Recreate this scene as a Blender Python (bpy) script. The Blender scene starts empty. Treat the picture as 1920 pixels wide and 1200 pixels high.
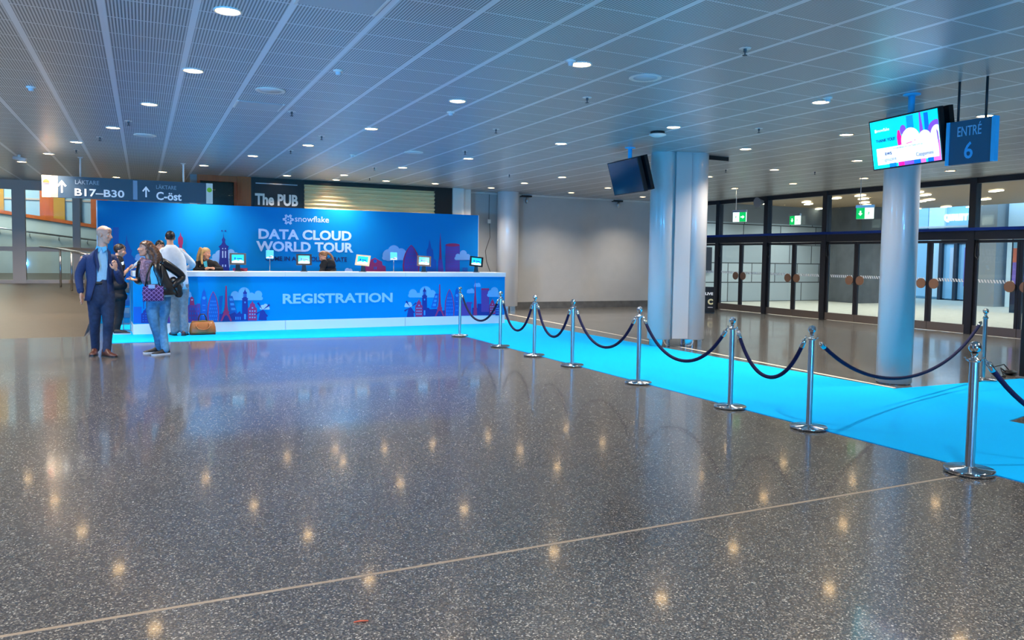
import bpy, bmesh, math, random
from mathutils import Vector, Matrix, noise
SC = bpy.context.scene
COL = SC.collection
PI = math.pi
random.seed(7)

def lin(c):
    return tuple(((v/255.0)/12.92 if v/255.0 <= .04045 else ((v/255.0+.055)/1.055)**2.4) for v in c)

# ------------------------------------------------------------------ camera
F_PX, PITCH, ROLL, YAW, PPY, EYE = 1446.16, .0536461, .0146441, .447515, 560.0, 1.53
_f = Vector((math.sin(YAW)*math.cos(PITCH), math.cos(YAW)*math.cos(PITCH), -math.sin(PITCH)))
_r0 = Vector((math.cos(YAW), -math.sin(YAW), 0)); _u0 = _r0.cross(_f)
_r = _r0*math.cos(ROLL)+_u0*math.sin(ROLL); _u = -_r0*math.sin(ROLL)+_u0*math.cos(ROLL)
cam_d = bpy.data.cameras.new('camera'); cam = bpy.data.objects.new('camera', cam_d); COL.objects.link(cam)
cam_d.sensor_width = 36; cam_d.lens = F_PX/1920*36; cam_d.shift_y = -(600-PPY)/1920
cam_d.clip_start = .05; cam_d.clip_end = 400
M3 = Matrix((_r, _u, -_f)).transposed()
cam.matrix_world = Matrix.Translation((0, 0, EYE)) @ M3.to_4x4()
SC.camera = cam

def ray(px, py): return _f*F_PX + _r*(px-960) - _u*(py-PPY)
ORG = Vector((0, 0, EYE))
def at_z(px, py, z=0.0):
    d = ray(px, py); return ORG + d*((z-EYE)/d.z)
def at_y(px, py, y):
    d = ray(px, py); return ORG + d*(y/d.y)
def at_x(px, py, x):
    d = ray(px, py); return ORG + d*(x/d.x)

# ------------------------------------------------------------------ view, world, lights
vs = SC.view_settings
vs.view_transform = 'Standard'; vs.look = 'None'; vs.gamma = 1.0; vs.use_curve_mapping = False
vs.exposure = 0.08
W = bpy.data.worlds.new('sky'); SC.world = W; W.use_nodes = True
bg = W.node_tree.nodes['Background']; bg.inputs[0].default_value = (*lin((200, 231, 255)), 1); bg.inputs[1].default_value = 3.2

def lamp(name, kind, loc, energy, color, aim=None, size=.3, sizey=None, spot=None, blend=.6):
    d = bpy.data.lights.new(name, kind); d.energy = energy; d.color = color
    if kind == 'AREA':
        d.size = size
        if sizey: d.shape = 'RECTANGLE'; d.size_y = sizey
    else: d.shadow_soft_size = size
    if kind == 'SPOT': d.spot_size = spot; d.spot_blend = blend
    o = bpy.data.objects.new(name, d); COL.objects.link(o); o.location = loc
    if aim is not None:
        o.rotation_euler = (Vector(aim)-Vector(loc)).to_track_quat('-Z', 'Y').to_euler()
    return o
BLUE = (.05, .42, 1.0)
WARM = (1.0, .89, .74)
DL_POWER = 350.0
# blue event spotlights of the hall, standing off to the left and behind the photographer
lamp('event_spot', 'SPOT', (-7.5, 11.5, 1.7), 800, BLUE, aim=(2, 13.0, 1.4), size=.15, spot=1.4)
lamp('event_spot', 'SPOT', (-6.5, 3.0, 1.2), 300, BLUE, aim=(7, 9.5, 2.2), size=.15, spot=1.5)
lamp('event_spot', 'SPOT', (1.0, -4.5, 1.0), 1400, BLUE, aim=(3.0, 10.0, 3.6), size=.2, spot=1.2)
lamp('event_spot', 'SPOT', (-6.0, -2.0, .8), 5200, BLUE, aim=(-1.6, 9.0, 3.5), size=.2, spot=1.1)
lamp('event_spot', 'SPOT', (3.0, -5.0, .5), 1100, BLUE, aim=(6.2, 4.5, 3.5), size=.2, spot=.8)

# ------------------------------------------------------------------ materials
MATS = {}
def mat(name, rgb, rough=.5, metal=0.0, emit=0.0, spec=.5, coat=0.0, alpha=1.0, erg=None):
    if name in MATS: return MATS[name]
    m = bpy.data.materials.new(name); m.use_nodes = True
    b = m.node_tree.nodes['Principled BSDF']
    b.inputs['Base Color'].default_value = (*lin(rgb), 1)
    b.inputs['Roughness'].default_value = rough; b.inputs['Metallic'].default_value = metal
    b.inputs['Specular IOR Level'].default_value = spec
    b.inputs['Coat Weight'].default_value = coat; b.inputs['Coat Roughness'].default_value = .08
    if emit:
        b.inputs['Emission Color'].default_value = (*lin(erg or rgb), 1); b.inputs['Emission Strength'].default_value = emit
    MATS[name] = m
    return m
def nodes_of(m): return m.node_tree.nodes, m.node_tree.links, m.node_tree.nodes['Principled BSDF']
def noisy(m, scale=30, amt=.25, bump=0.0, stretch=(1, 1, 1)):
    N, L, b = nodes_of(m)
    tc = N.new('ShaderNodeTexCoord'); mp = N.new('ShaderNodeMapping'); mp.inputs['Scale'].default_value = stretch
    nz = N.new('ShaderNodeTexNoise'); nz.inputs['Scale'].default_value = scale; nz.inputs['Detail'].default_value = 4
    L.new(tc.outputs['Object'], mp.inputs['Vector']); L.new(mp.outputs['Vector'], nz.inputs['Vector'])
    base = list(b.inputs['Base Color'].default_value)
    rp = N.new('ShaderNodeValToRGB')
    rp.color_ramp.elements[0].position = .3; rp.color_ramp.elements[1].position = .7
    rp.color_ramp.elements[0].color = (*[c*(1-amt) for c in base[:3]], 1)
    rp.color_ramp.elements[1].color = (*[min(1, c*(1+amt)) for c in base[:3]], 1)
    L.new(nz.outputs['Fac'], rp.inputs['Fac']); L.new(rp.outputs['Color'], b.inputs['Base Color'])
    if bump:
        bp = N.new('ShaderNodeBump'); bp.inputs['Strength'].default_value = bump; bp.inputs['Distance'].default_value = .01
        L.new(nz.outputs['Fac'], bp.inputs['Height']); L.new(bp.outputs['Normal'], b.inputs['Normal'])
    return m
def mathn(N, L, op, a, b=None, c=None):
    n = N.new('ShaderNodeMath'); n.operation = op
    for i, v in enumerate((a, b, c)):
        if v is None: continue
        if isinstance(v, (int, float)): n.inputs[i].default_value = v
        else: L.new(v, n.inputs[i])
    return n.outputs[0]

def terrazzo():
    m = mat('terrazzo', (90, 90, 92), rough=.2)
    N, L, b = nodes_of(m)
    tc = N.new('ShaderNodeTexCoord')
    v1 = N.new('ShaderNodeTexVoronoi'); v1.inputs['Scale'].default_value = 150
    v2 = N.new('ShaderNodeTexVoronoi'); v2.inputs['Scale'].default_value = 85
    L.new(tc.outputs['Object'], v1.inputs['Vector']); L.new(tc.outputs['Object'], v2.inputs['Vector'])
    def ramp(src, stops):
        r = N.new('ShaderNodeValToRGB'); r.color_ramp.interpolation = 'CONSTANT'
        e = r.color_ramp.elements
        while len(e) < len(stops): e.new(.5)
        for k, (p, c) in enumerate(stops): e[k].position = p; e[k].color = (*lin(c), 1)
        L.new(src, r.inputs['Fac']); return r.outputs['Color']
    sp = N.new('ShaderNodeSeparateColor'); L.new(v1.outputs['Color'], sp.inputs[0])
    c1 = ramp(sp.outputs[0], [(0, (62, 62, 65)), (.3, (78, 77, 77)), (.5, (96, 94, 92)), (.7, (70, 70, 72)), (.84, (118, 116, 112)), (.95, (160, 157, 150))])
    sp2 = N.new('ShaderNodeSeparateColor'); L.new(v2.outputs['Color'], sp2.inputs[0])
    big = mathn(N, L, 'GREATER_THAN', sp2.outputs[1], .95)
    near = mathn(N, L, 'LESS_THAN', v2.outputs['Distance'], .36)
    fac = mathn(N, L, 'MULTIPLY', big, near)
    mx = N.new('ShaderNodeMix'); mx.data_type = 'RGBA'
    L.new(fac, mx.inputs[0]); L.new(c1, mx.inputs[6]); mx.inputs[7].default_value = (*lin((176, 174, 168)), 1)
    L.new(mx.outputs[2], b.inputs['Base Color'])
    nz = N.new('ShaderNodeTexNoise'); nz.inputs['Scale'].default_value = 1.1; nz.inputs['Detail'].default_value = 5
    L.new(tc.outputs['Object'], nz.inputs['Vector'])
    rr = mathn(N, L, 'MULTIPLY_ADD', nz.outputs['Fac'], .16, .14)
    L.new(rr, b.inputs['Roughness'])
    b.inputs['Coat Weight'].default_value = .42; b.inputs['Coat Roughness'].default_value = .075
    return m

RIB0, RIBP, SEAM0, SEAMP = .39, .65, 7.01, .505
def ceiling_mat():
    m = mat('perforated ceiling metal', (150, 150, 150), rough=.34, metal=.35)
    N, L, b = nodes_of(m)
    tc = N.new('ShaderNodeTexCoord'); sx = N.new('ShaderNodeSeparateXYZ'); L.new(tc.outputs['Object'], sx.inputs[0])
    def band(src, origin, period, width):
        a = mathn(N, L, 'SUBTRACT', src, origin-width/2)
        a = mathn(N, L, 'DIVIDE', a, period); a = mathn(N, L, 'FRACT', a)
        return mathn(N, L, 'LESS_THAN', a, width/period)
    rib = band(sx.outputs[0], RIB0, RIBP, .052)
    seam = band(sx.outputs[1], SEAM0, SEAMP, .018)
    slot = band(sx.outputs[0], RIB0, .0245, .0115)
    def mixc(f, a, c):
        x = N.new('ShaderNodeMix'); x.data_type = 'RGBA'; L.new(f, x.inputs[0])
        if isinstance(a, tuple): x.inputs[6].default_value = (*lin(a), 1)
        else: L.new(a, x.inputs[6])
        x.inputs[7].default_value = (*lin(c), 1); return x.outputs[2]
    c = mixc(slot, (205, 205, 206), (118, 119, 122))
    c = mixc(seam, c, (214, 218, 222))
    c = mixc(rib, c, (228, 230, 234))
    L.new(c, b.inputs['Base Color'])
    h = mathn(N, L, 'SUBTRACT', 1.0, slot)
    bp = N.new('ShaderNodeBump'); bp.inputs['Strength'].default_value = .12; bp.inputs['Distance'].default_value = .004
    L.new(rib, bp.inputs['Height']); L.new(bp.outputs['Normal'], b.inputs['Normal'])
    return m

def glass_mat(name, tint=(235, 245, 248), refl=1.0):
    m = bpy.data.materials.new(name); m.use_nodes = True
    N, L = m.node_tree.nodes, m.node_tree.links
    N.remove(N['Principled BSDF']); out = N['Material Output']
    tr = N.new('ShaderNodeBsdfTransparent'); tr.inputs[0].default_value = (*lin(tint), 1)
    gl = N.new('ShaderNodeBsdfGlossy'); gl.inputs['Roughness'].default_value = .02
    lw = N.new('ShaderNodeLayerWeight'); lw.inputs[0].default_value = .5
    k = mathn(N, L, 'MULTIPLY_ADD', mathn(N, L, 'POWER', lw.outputs['Facing'], 5.0), .5*refl, .03*refl)
    mx = N.new('ShaderNodeMixShader'); L.new(k, mx.inputs[0]); L.new(tr.outputs[0], mx.inputs[1]); L.new(gl.outputs[0], mx.inputs[2])
    L.new(mx.outputs[0], out.inputs[0]); MATS[name] = m
    return m

def panel_stone():
    m = mat('stone cladding', (150, 156, 160), rough=.7)
    N, L, b = nodes_of(m)
    tc = N.new('ShaderNodeTexCoord'); sp = N.new('ShaderNodeSeparateXYZ'); L.new(tc.outputs['Object'], sp.inputs[0])
    cb = N.new('ShaderNodeCombineXYZ'); L.new(sp.outputs[0], cb.inputs[0]); L.new(sp.outputs[2], cb.inputs[1])
    br = N.new('ShaderNodeTexBrick'); L.new(cb.outputs[0], br.inputs['Vector'])
    br.inputs['Scale'].default_value = 1; br.inputs['Brick Width'].default_value = 1.15; br.inputs['Row Height'].default_value = .72
    br.inputs['Mortar Size'].default_value = .02; br.offset = .37; br.squash = 1.6; br.squash_frequency = 3
    br.inputs['Color1'].default_value = (*lin((168, 178, 182)), 1); br.inputs['Color2'].default_value = (*lin((146, 158, 164)), 1)
    br.inputs['Mortar'].default_value = (*lin((54, 60, 64)), 1)
    L.new(br.outputs['Color'], b.inputs['Base Color'])
    return m

M = {}
M['terrazzo'] = terrazzo()
M['ceiling'] = ceiling_mat()
M['glass'] = glass_mat('door glass', (236, 246, 250), 1.0)
M['glassl'] = glass_mat('partition glass', (226, 236, 234), 1.0)
M['acrylic'] = glass_mat('clear acrylic', (200, 232, 250), 1.0)
M['stone'] = panel_stone()
M['brass'] = mat('pale metal joint strip', (150, 136, 120), .4)
M['paint'] = noisy(mat('grey wall paint', (172, 170, 167), .55), 3, .03)
M['paintd'] = mat('neutral hall wall', (120, 118, 116), .7)
M['skirt'] = noisy(mat('dark stone skirting', (92, 90, 88), .35), 6, .2)
M['colw'] = mat('glossy white column paint', (188, 187, 188), .28, coat=.3)
M['steel'] = mat('polished steel', (206, 206, 208), .12, 1.0)
M['steelb'] = mat('brushed steel', (190, 190, 192), .28, 1.0)
M['carpet'] = noisy(mat('cyan carpet', (0, 168, 240), .95, spec=.1), 220, .05, bump=.15)
M['white'] = mat('white laminate', (226, 230, 234), .35)
M['bluep'] = mat('printed blue panel', (0, 140, 214), .6, spec=.1)
M['blueb'] = mat('printed backdrop blue', (0, 126, 194), .6, spec=.15)
M['frame'] = mat('dark anodised frame', (44, 46, 54), .35, .4)
M['flange'] = mat('flange with painted blue light', (20, 60, 150), .3, .5)  # blue light from the sky is put into the flange colour
M['sill'] = mat('grey brown kick plate', (120, 110, 104), .35, .6)
M['brownf'] = mat('grey brown window frame', (176, 160, 146), .5)
M['orange'] = noisy(mat('orange stained timber', (182, 86, 20), .45), 12, .18, stretch=(1, 1, .08))
M['yellow'] = mat('ochre panel', (170, 126, 30), .5)
M['black'] = mat('matt black board', (22, 22, 24), .5)
M['blackp'] = mat('black panel', (30, 29, 29), .35)
M['shutter'] = mat('warm metal slat', (232, 206, 160), .38, .45)
M['signdk'] = mat('charcoal sign face', (52, 64, 76), .35)
M['signlt'] = mat('off white sign end', (236, 226, 206), .4)
M['signwh'] = mat('white sign lettering', (236, 238, 240), .5, emit=.15)
M['entre'] = mat('slate sign face', (30, 92, 122), .35)
M['entret'] = mat('pale blue lettering', (120, 196, 236), .5)
M['entree'] = mat('bright blue sign edge', (60, 196, 250), .4)
M['plastic'] = mat('black plastic', (18, 20, 24), .35)
M['dkscreen'] = mat('switched off screen', (10, 26, 44), .12, coat=.5)
M['led'] = mat('downlight lens', (255, 212, 150), .4, emit=30.0)
M['trimw'] = mat('white trim ring', (226, 222, 216), .4)
M['grille'] = mat('pale speaker grille', (196, 204, 212), .6)
M['rope'] = noisy(mat('navy velvet rope', (14, 20, 62), .8, spec=.3), 90, .4, bump=.3)
M['wood'] = mat('brown push disc', (128, 96, 78), .4)
M['concrete'] = noisy(mat('dark concrete', (84, 88, 92), .7), 3, .2)
M['paving'] = noisy(mat('pale paving', (190, 186, 172), .7), 5, .08)
M['soffit'] = noisy(mat('beige soffit boards', (158, 132, 104), .6), 8, .08, stretch=(1, .05, 1))
M['rampf'] = noisy(mat('ramp floor toned by light', (70, 62, 52), .4), 9, .08)  # same floor as the hall; brownish lighting is put into its colour
M['parapet'] = noisy(mat('pale grey parapet', (176, 184, 182), .7), 4, .05)

# ------------------------------------------------------------------ mesh helpers
class MB:
    def __init__(s): s.bm = bmesh.new(); s.mi = 0
    def _tag(s, faces, smooth):
        for f in faces: f.material_index = s.mi; f.smooth = smooth
    def face(s, pts, smooth=False):
        f = s.bm.faces.new([s.bm.verts.new(p) for p in pts]); s._tag([f], smooth); return f
    def box(s, a, b, bev=0.0):
        x0, y0, z0 = a; x1, y1, z1 = b
        v = [s.bm.verts.new(p) for p in ((x0, y0, z0), (x1, y0, z0), (x1, y1, z0), (x0, y1, z0), (x0, y0, z1), (x1, y0, z1), (x1, y1, z1), (x0, y1, z1))]
        fs = [s.bm.faces.new([v[i] for i in q]) for q in ((3, 2, 1, 0), (4, 5, 6, 7), (0, 1, 5, 4), (1, 2, 6, 5), (2, 3, 7, 6), (3, 0, 4, 7))]
        s._tag(fs, False)
        if bev:
            ed = list({e for f in fs for e in f.edges})
            r = bmesh.ops.bevel(s.bm, geom=ed, offset=bev, segments=2, affect='EDGES', profile=.6)
            s._tag(r['faces'], False)
        return s
    def obox(s, c, ax, ay, az, bev=0):
        "oriented box: centre and three half-axis vectors"
        c = Vector(c); ax = Vector(ax); ay = Vector(ay); az = Vector(az)
        n0 = len(s.bm.verts); s.box((-1, -1, -1), (1, 1, 1), 0)
        s.bm.verts.ensure_lookup_table()
        for v in s.bm.verts[n0:]: v.co = c+ax*v.co.x+ay*v.co.y+az*v.co.z
        return s
    def prism(s, pts, d):
        "closed polygon (3-D points) extruded by vector d"
        d = Vector(d); pts = [Vector(p) for p in pts]
        a = [s.bm.verts.new(p) for p in pts]; b = [s.bm.verts.new(p+d) for p in pts]
        fs = [s.bm.faces.new(a[::-1]), s.bm.faces.new(b)]
        n = len(pts)
        for i in range(n): fs.append(s.bm.faces.new((a[i], a[(i+1) % n], b[(i+1) % n], b[i])))
        s._tag(fs, False); return s
    def lathe(s, prof, c=(0, 0, 0), n=28, smooth=True):
        c = Vector(c); rings = []
        for r, z in prof:
            if r < 1e-6: rings.append([s.bm.verts.new(c+Vector((0, 0, z)))])
            else: rings.append([s.bm.verts.new(c+Vector((r*math.cos(2*PI*k/n), r*math.sin(2*PI*k/n), z))) for k in range(n)])
        fs = []
        for A, B in zip(rings, rings[1:]):
            for k in range(n):
                j = (k+1) % n
                if len(A) == 1 and len(B) == 1: continue
                if len(A) == 1: fs.append(s.bm.faces.new((A[0], B[j], B[k])))
                elif len(B) == 1: fs.append(s.bm.faces.new((A[k], A[j], B[0])))
                else: fs.append(s.bm.faces.new((A[k], A[j], B[j], B[k])))
        s._tag(fs, smooth); return s
    def tube(s, pts, r, n=10, caps=True, smooth=True):
        pts = [Vector(p) for p in pts]; m = len(pts)
        rs = r if isinstance(r, (list, tuple)) else [r]*m
        rings = []; up = None
        for i, p in enumerate(pts):
            t = (pts[min(i+1, m-1)]-pts[max(i-1, 0)])
            t = t.normalized() if t.length > 1e-9 else Vector((0, 0, 1))
            if up is None: up = Vector((0, 0, 1)) if abs(t.z) < .9 else Vector((0, 1, 0))
            a = t.cross(up)
            if a.length < 1e-4: a = t.cross(Vector((1, 0, 0)))
            a.normalize(); b = a.cross(t); up = b
            rings.append([s.bm.verts.new(p+(a*math.cos(2*PI*k/n)+b*math.sin(2*PI*k/n))*rs[i]) for k in range(n)])
        fs = []
        for A, B in zip(rings, rings[1:]):
            for k in range(n): fs.append(s.bm.faces.new((A[k], B[k], B[(k+1) % n], A[(k+1) % n])))
        s._tag(fs, smooth)
        if caps: s._tag([s.bm.faces.new(rings[0]), s.bm.faces.new(rings[-1][::-1])], False)
        return s
    def ell(s, c, rad, axes=None, n=14, m=9):
        c = Vector(c); ax = axes or (Vector((1, 0, 0)), Vector((0, 1, 0)), Vector((0, 0, 1)))
        g = []
        for i in range(m+1):
            th = PI*i/m
            if i in (0, m): g.append([s.bm.verts.new(c+ax[2]*(rad[2]*math.cos(th)))])
            else: g.append([s.bm.verts.new(c+ax[0]*(rad[0]*math.sin(th)*math.cos(2*PI*k/n))+ax[1]*(rad[1]*math.sin(th)*math.sin(2*PI*k/n))+ax[2]*(rad[2]*math.cos(th))) for k in range(n)])
        fs = []
        for A, B in zip(g, g[1:]):
            for k in range(n):
                j = (k+1) % n
                if len(A) == 1: fs.append(s.bm.faces.new((A[0], B[k], B[j])))
                elif len(B) == 1: fs.append(s.bm.faces.new((A[k], B[0], A[j])))
                else: fs.append(s.bm.faces.new((A[k], B[k], B[j], A[j])))
        s._tag(fs, True); return s
    def cyl(s, a, b, r, n=20, r2=None): return s.tube([a, b], [r, r if r2 is None else r2], n)
    def build(s, name, mats, parent=None, world=False, fix=True):
        if fix: bmesh.ops.recalc_face_normals(s.bm, faces=s.bm.faces[:])
        if parent is not None and world: s.bm.transform(XF[parent.name].inverted())
        me = bpy.data.meshes.new(name); s.bm.to_mesh(me); s.bm.free()
        for m in (mats if isinstance(mats, (list, tuple)) else [mats]): me.materials.append(m)
        o = bpy.data.objects.new(name, me); COL.objects.link(o)
        if parent is not None:
            o.parent = parent; XF[o.name] = XF[parent.name]
        return o
XF = {}
def thing(name, label, cat, loc=(0, 0, 0), rz=0.0, group=None, kind=None):
    o = bpy.data.objects.new(name, None); COL.objects.link(o); o.empty_display_size = .1
    o.location = loc; o.rotation_euler = (0, 0, rz)
    XF[o.name] = Matrix.Translation(loc) @ Matrix.Rotation(rz, 4, 'Z')
    if label: o['label'] = label
    if cat: o['category'] = cat
    if group: o['group'] = group
    if kind: o['kind'] = kind
    return o
def tag(o, label=None, cat=None, group=None, kind=None):
    for k, v in (('label', label), ('category', cat), ('group', group), ('kind', kind)):
        if v: o[k] = v
    return o
def struct(name, mb, m, parent=None):
    o = mb.build(name, m, parent)
    if parent is None: o['kind'] = 'structure'
    return o
def dup(root, loc, rz=None, label=None):
    r = root.copy(); COL.objects.link(r); r.location = loc
    if rz is not None: r.rotation_euler = (0, 0, rz)
    if label: r['label'] = label
    for ch in list(root.children):
        c = ch.copy(); COL.objects.link(c); c.parent = r
        for g in list(ch.children):
            d = g.copy(); COL.objects.link(d); d.parent = c
    return r
def bake(o):
    dg = bpy.context.evaluated_depsgraph_get(); dg.update()
    me = bpy.data.meshes.new_from_object(o.evaluated_get(dg), depsgraph=dg)
    old = o.data; o.modifiers.clear(); o.data = me; me.name = o.name
    return o
def remesh(o, vox, smooth=1, ns=0.0, nsc=20):
    m = o.modifiers.new('r', 'REMESH'); m.mode = 'VOXEL'; m.voxel_size = vox; m.use_smooth_shade = True
    if smooth:
        k = o.modifiers.new('s', 'SMOOTH'); k.iterations = smooth; k.factor = .5
    bake(o)
    if ns:
        for v in o.data.vertices:
            v.co += v.normal*ns*noise.noise(v.co*nsc)
    for p in o.data.polygons: p.use_smooth = True
    return o
def text(name, body, c, xd, yd, m, parent, w=None, h=None, bold=0.0, depth=.003, world=True, space=1.0):
    "lettering centred on c, running along xd, standing along yd; scaled to width w and height h"
    cu = bpy.data.curves.new(name, 'FONT'); cu.body = body; cu.size = 1; cu.extrude = .5; cu.offset = bold
    cu.space_character = space; cu.resolution_u = 3; cu.align_x = 'LEFT'
    o = bpy.data.objects.new(name, cu); COL.objects.link(o)
    dg = bpy.context.evaluated_depsgraph_get(); dg.update()
    me = bpy.data.meshes.new_from_object(o.evaluated_get(dg), depsgraph=dg)
    bpy.data.objects.remove(o)
    xs = [v.co.x for v in me.vertices]; ys = [v.co.y for v in me.vertices]
    x0, x1, y0, y1 = min(xs), max(xs), min(ys), max(ys)
    sx = w/(x1-x0) if w else None; sy = h/(y1-y0) if h else sx
    sx = sx or sy
    xd = Vector(xd).normalized(); yd = Vector(yd).normalized(); n = xd.cross(yd); c = Vector(c)
    inv = XF[parent.name].inverted() if (parent is not None and world) else Matrix.Identity(4)
    for v in me.vertices:
        v.co = inv @ (c+xd*((v.co.x-(x0+x1)/2)*sx)+yd*((v.co.y-(y0+y1)/2)*sy)+n*((v.co.z+.5)*depth))
    me.materials.clear(); me.materials.append(m); me.name = name
    o = bpy.data.objects.new(name, me); COL.objects.link(o)
    if parent is not None: o.parent = parent; XF[o.name] = XF[parent.name]
    return o
# ================================================================== THE SETTING
CZ = 3.39
mb = MB(); mb.box((-12, -9, -.3), (16.3, 15.7, 0)); mb.box((-.95, 15.7, -.3), (16.3, 20.9, 0)); struct('floor', mb, M['terrazzo'])
# ramp climbing to the stands on the left
RS = .075
mb = MB(); mb.prism([(-12, 15.7, -.3), (-12, 15.7, 0), (-12, 34, RS*18.3), (-12, 34, -.3)], (11.05, 0, 0)); mb.prism([(-.95, 20.9, -.3), (-.95, 20.9, RS*5.2), (-.95, 34, RS*18.3), (-.95, 34, -.3)], (2.1, 0, 0)); struct('floor_ramp', mb, M['rampf'])
mb = MB(); mb.box((-12, -9, CZ), (16.4, 20.9, CZ+.12)); mb.box((-12, 20.9, CZ), (8.4, 24.45, CZ+.12)); struct('ceiling', mb, M['ceiling'])
# inlaid joint strips of the floor
mb = MB(); mb.box((-12, 3.54, -.02), (5.45, 3.562, .0012)); struct('trim_1', mb, M['brass'])
mb = MB(); mb.prism([(8.86, 18.7, -.02), (8.27, 6.42, -.02), (8.33, 6.42, -.02), (8.92, 18.7, -.02)], (0, 0, .0215)); struct('trim_2', mb, mat('pale joint strip', (214, 204, 190), .45))
# walls that close the hall
mb = MB(); mb.box((8.27, 20.6, 0), (16.4, 20.9, CZ)); struct('wall_back', mb, M['paint'])
mb = MB(); mb.box((8.3, 20.575, 0), (16.25, 20.599, .2)); struct('baseboard_back', mb, M['skirt'])
mb = MB(); mb.box((8.3, 20.5, CZ-.05), (16.25, 20.599, CZ-.002)); struct('trim_3', mb, mat('pale ceiling edge', (200, 196, 188), .5))
mb = MB(); mb.box((-12.3, -9.3, -.3), (-12, 34, 6)); struct('wall_left', mb, M['paintd'])
mb = MB(); mb.box((-12, -9.3, -.3), (16.4, -9, CZ)); struct('wall_front', mb, M['paintd'])
mb = MB(); mb.box((16.3, -9, 0), (16.45, .55, CZ)); struct('wall_right', mb, M['paintd'])
# backs behind the pub frontage, stair hall behind the glass partition
mb = MB(); mb.box((1.2, 20.3, 0), (8.27, 20.5, CZ)); struct('wall_pub', mb, M['paintd'])
mb = MB(); mb.box((-12, 34, 0), (8.4, 34.3, 6)); struct('wall_stair', mb, mat('stair hall wall', (150, 156, 160), .6))
mb = MB(); mb.box((1.05, 19.95, 0), (1.2, 34, 6)); struct('wall_stair_side', mb, mat('stair hall side wall', (136, 140, 142), .6))
mb = MB(); mb.box((-12, 24.45, 5.2), (1.2, 34.3, 5.3)); struct('ceiling_stair', mb, mat('stair hall ceiling', (150, 146, 142), .6))

# ---- pub frontage at Y 19.85
PY = 19.85
mb = MB(); mb.box((2.10, PY, 0), (2.42, PY+.4, CZ)); struct('trim_orange', mb, M['orange'])
mb = MB(); mb.box((1.2, PY+.05, 3.25), (2.1, PY+.3, CZ)); struct('trim_orange', mb, M['orange'])
w = thing('window_pub', None, None, (1.2, PY+.1, 0), kind='structure')
mb = MB(); mb.box((0, 0, 0), (.9, .02, 3.25)); mb.build('pane', M['glassl'], w)
mb = MB()
for x in (0, .83): mb.box((x, -.03, 0), (x+.07, .05, 3.25))
mb.build('window_frame', M['orange'], w)
mb = MB(); mb.box((2.42, PY, 0), (3.69, PY+.4, CZ)); struct('wall_pub_panel', mb, M['blackp'])
mb = MB(); mb.box((7.16, PY, 0), (7.67, PY+.4, CZ)); struct('wall_pub_panel', mb, M['blackp'])
mb = MB(); mb.box((7.67, PY-.05, 0), (8.0, PY+.7, CZ)); mb.box((8.0, PY+.12, 0), (8.27, PY+.75, CZ)); struct('wall_pilaster', mb, mat('pale pilaster', (208, 204, 196), .5))
# corrugated shutter of horizontal slats
sh = thing('roller_shutter', 'wide corrugated warm metal roller shutter above the blue backdrop, right of the black pub sign', 'shutter', (3.69, PY+.05, 0))
mb = MB(); P = []; Z0, Z1, per = .0, 3.28, .105
k = int((Z1-Z0)/per)*8
for i in range(k+1):
    z = Z0+(Z1-Z0)*i/k; P.append((z, -.085*abs(math.sin(PI*(z-Z0)/per))))
nx = 14; g = []
for j in range(nx+1):
    x = .004+3.462*j/nx; dz = .012*math.sin(j*1.1)
    g.append([mb.bm.verts.new((x, d+.012*math.sin(j*.9+1)*math.sin(z*2), z+dz*math.sin(PI*(z/Z1)))) for z, d in P])
for A, B in zip(g, g[1:]):
    for i in range(k):
        f = mb.bm.faces.new((A[i], B[i], B[i+1], A[i+1])); f.smooth = True
mb.build('slats', M['shutter'], sh, fix=False)
mb = MB(); mb.box((.004, -.05, 3.28), (3.466, .1, CZ-.003)); mb.build('shutter_housing', M['blackp'], sh)
pub = thing('pub_sign', 'black fascia sign reading The PUB between orange post and corrugated shutter', 'sign', (2.42, PY, 0))
mb = MB(); mb.box((.07, -.03, 2.45), (1.17, -.001, 3.2)); mb.build('sign_board', M['black'], pub)
text('lettering', 'The PUB', (2.42+.6, PY-.031, 2.86), (1, 0, 0), (0, 0, 1), mat('cream sign lettering', (232, 214, 200), .5), pub, w=1.03, h=.285, bold=.035)
mb = MB(); mb.box((.1, -.05, 3.235), (1.1, -.02, 3.26)); mb.build('light_rail', M['steelb'], pub)

# ---- glass partition to the stair hall, Y 24.3
GY = 24.3
gz = RS*(GY-15.7)
mb = MB()
mb.box((-12, GY-.05, 3.14), (1.05, GY+.1, CZ)); struct('trim_partition_head', mb, M['brownf'])
for x0, x1 in ((-3.1, -2.8), (-1.7, -1.52), (-6.3, -6.0), (-9.3, -9.0), (-.3, -.15)):
    mb = MB(); mb.box((x0, GY-.06, gz-.1), (x1, GY+.12, 3.14)); struct('trim_partition_post', mb, M['brownf'])
for i, (x0, x1) in enumerate(((-9.0, -6.3), (-6.0, -3.1), (-2.8, -1.7), (-1.52, -.3), (-.15, 1.05))):
    w = thing('window_%d' % (i+1), None, None, (x0, GY, 0), kind='structure')
    mb = MB(); mb.box((0, 0, gz), (x1-x0, .02, 3.14)); mb.build('pane', M['glassl'], w)
    mb = MB(); mb.box((0, -.04, 1.50), (x1-x0, .06, 1.62)); mb.build('mid_rail', M['brownf'], w)
    mb = MB(); mb.box((0, -.04, gz-.06), (x1-x0, .06, gz+.09)); mb.build('bottom_rail', M['brownf'], w)
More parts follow.
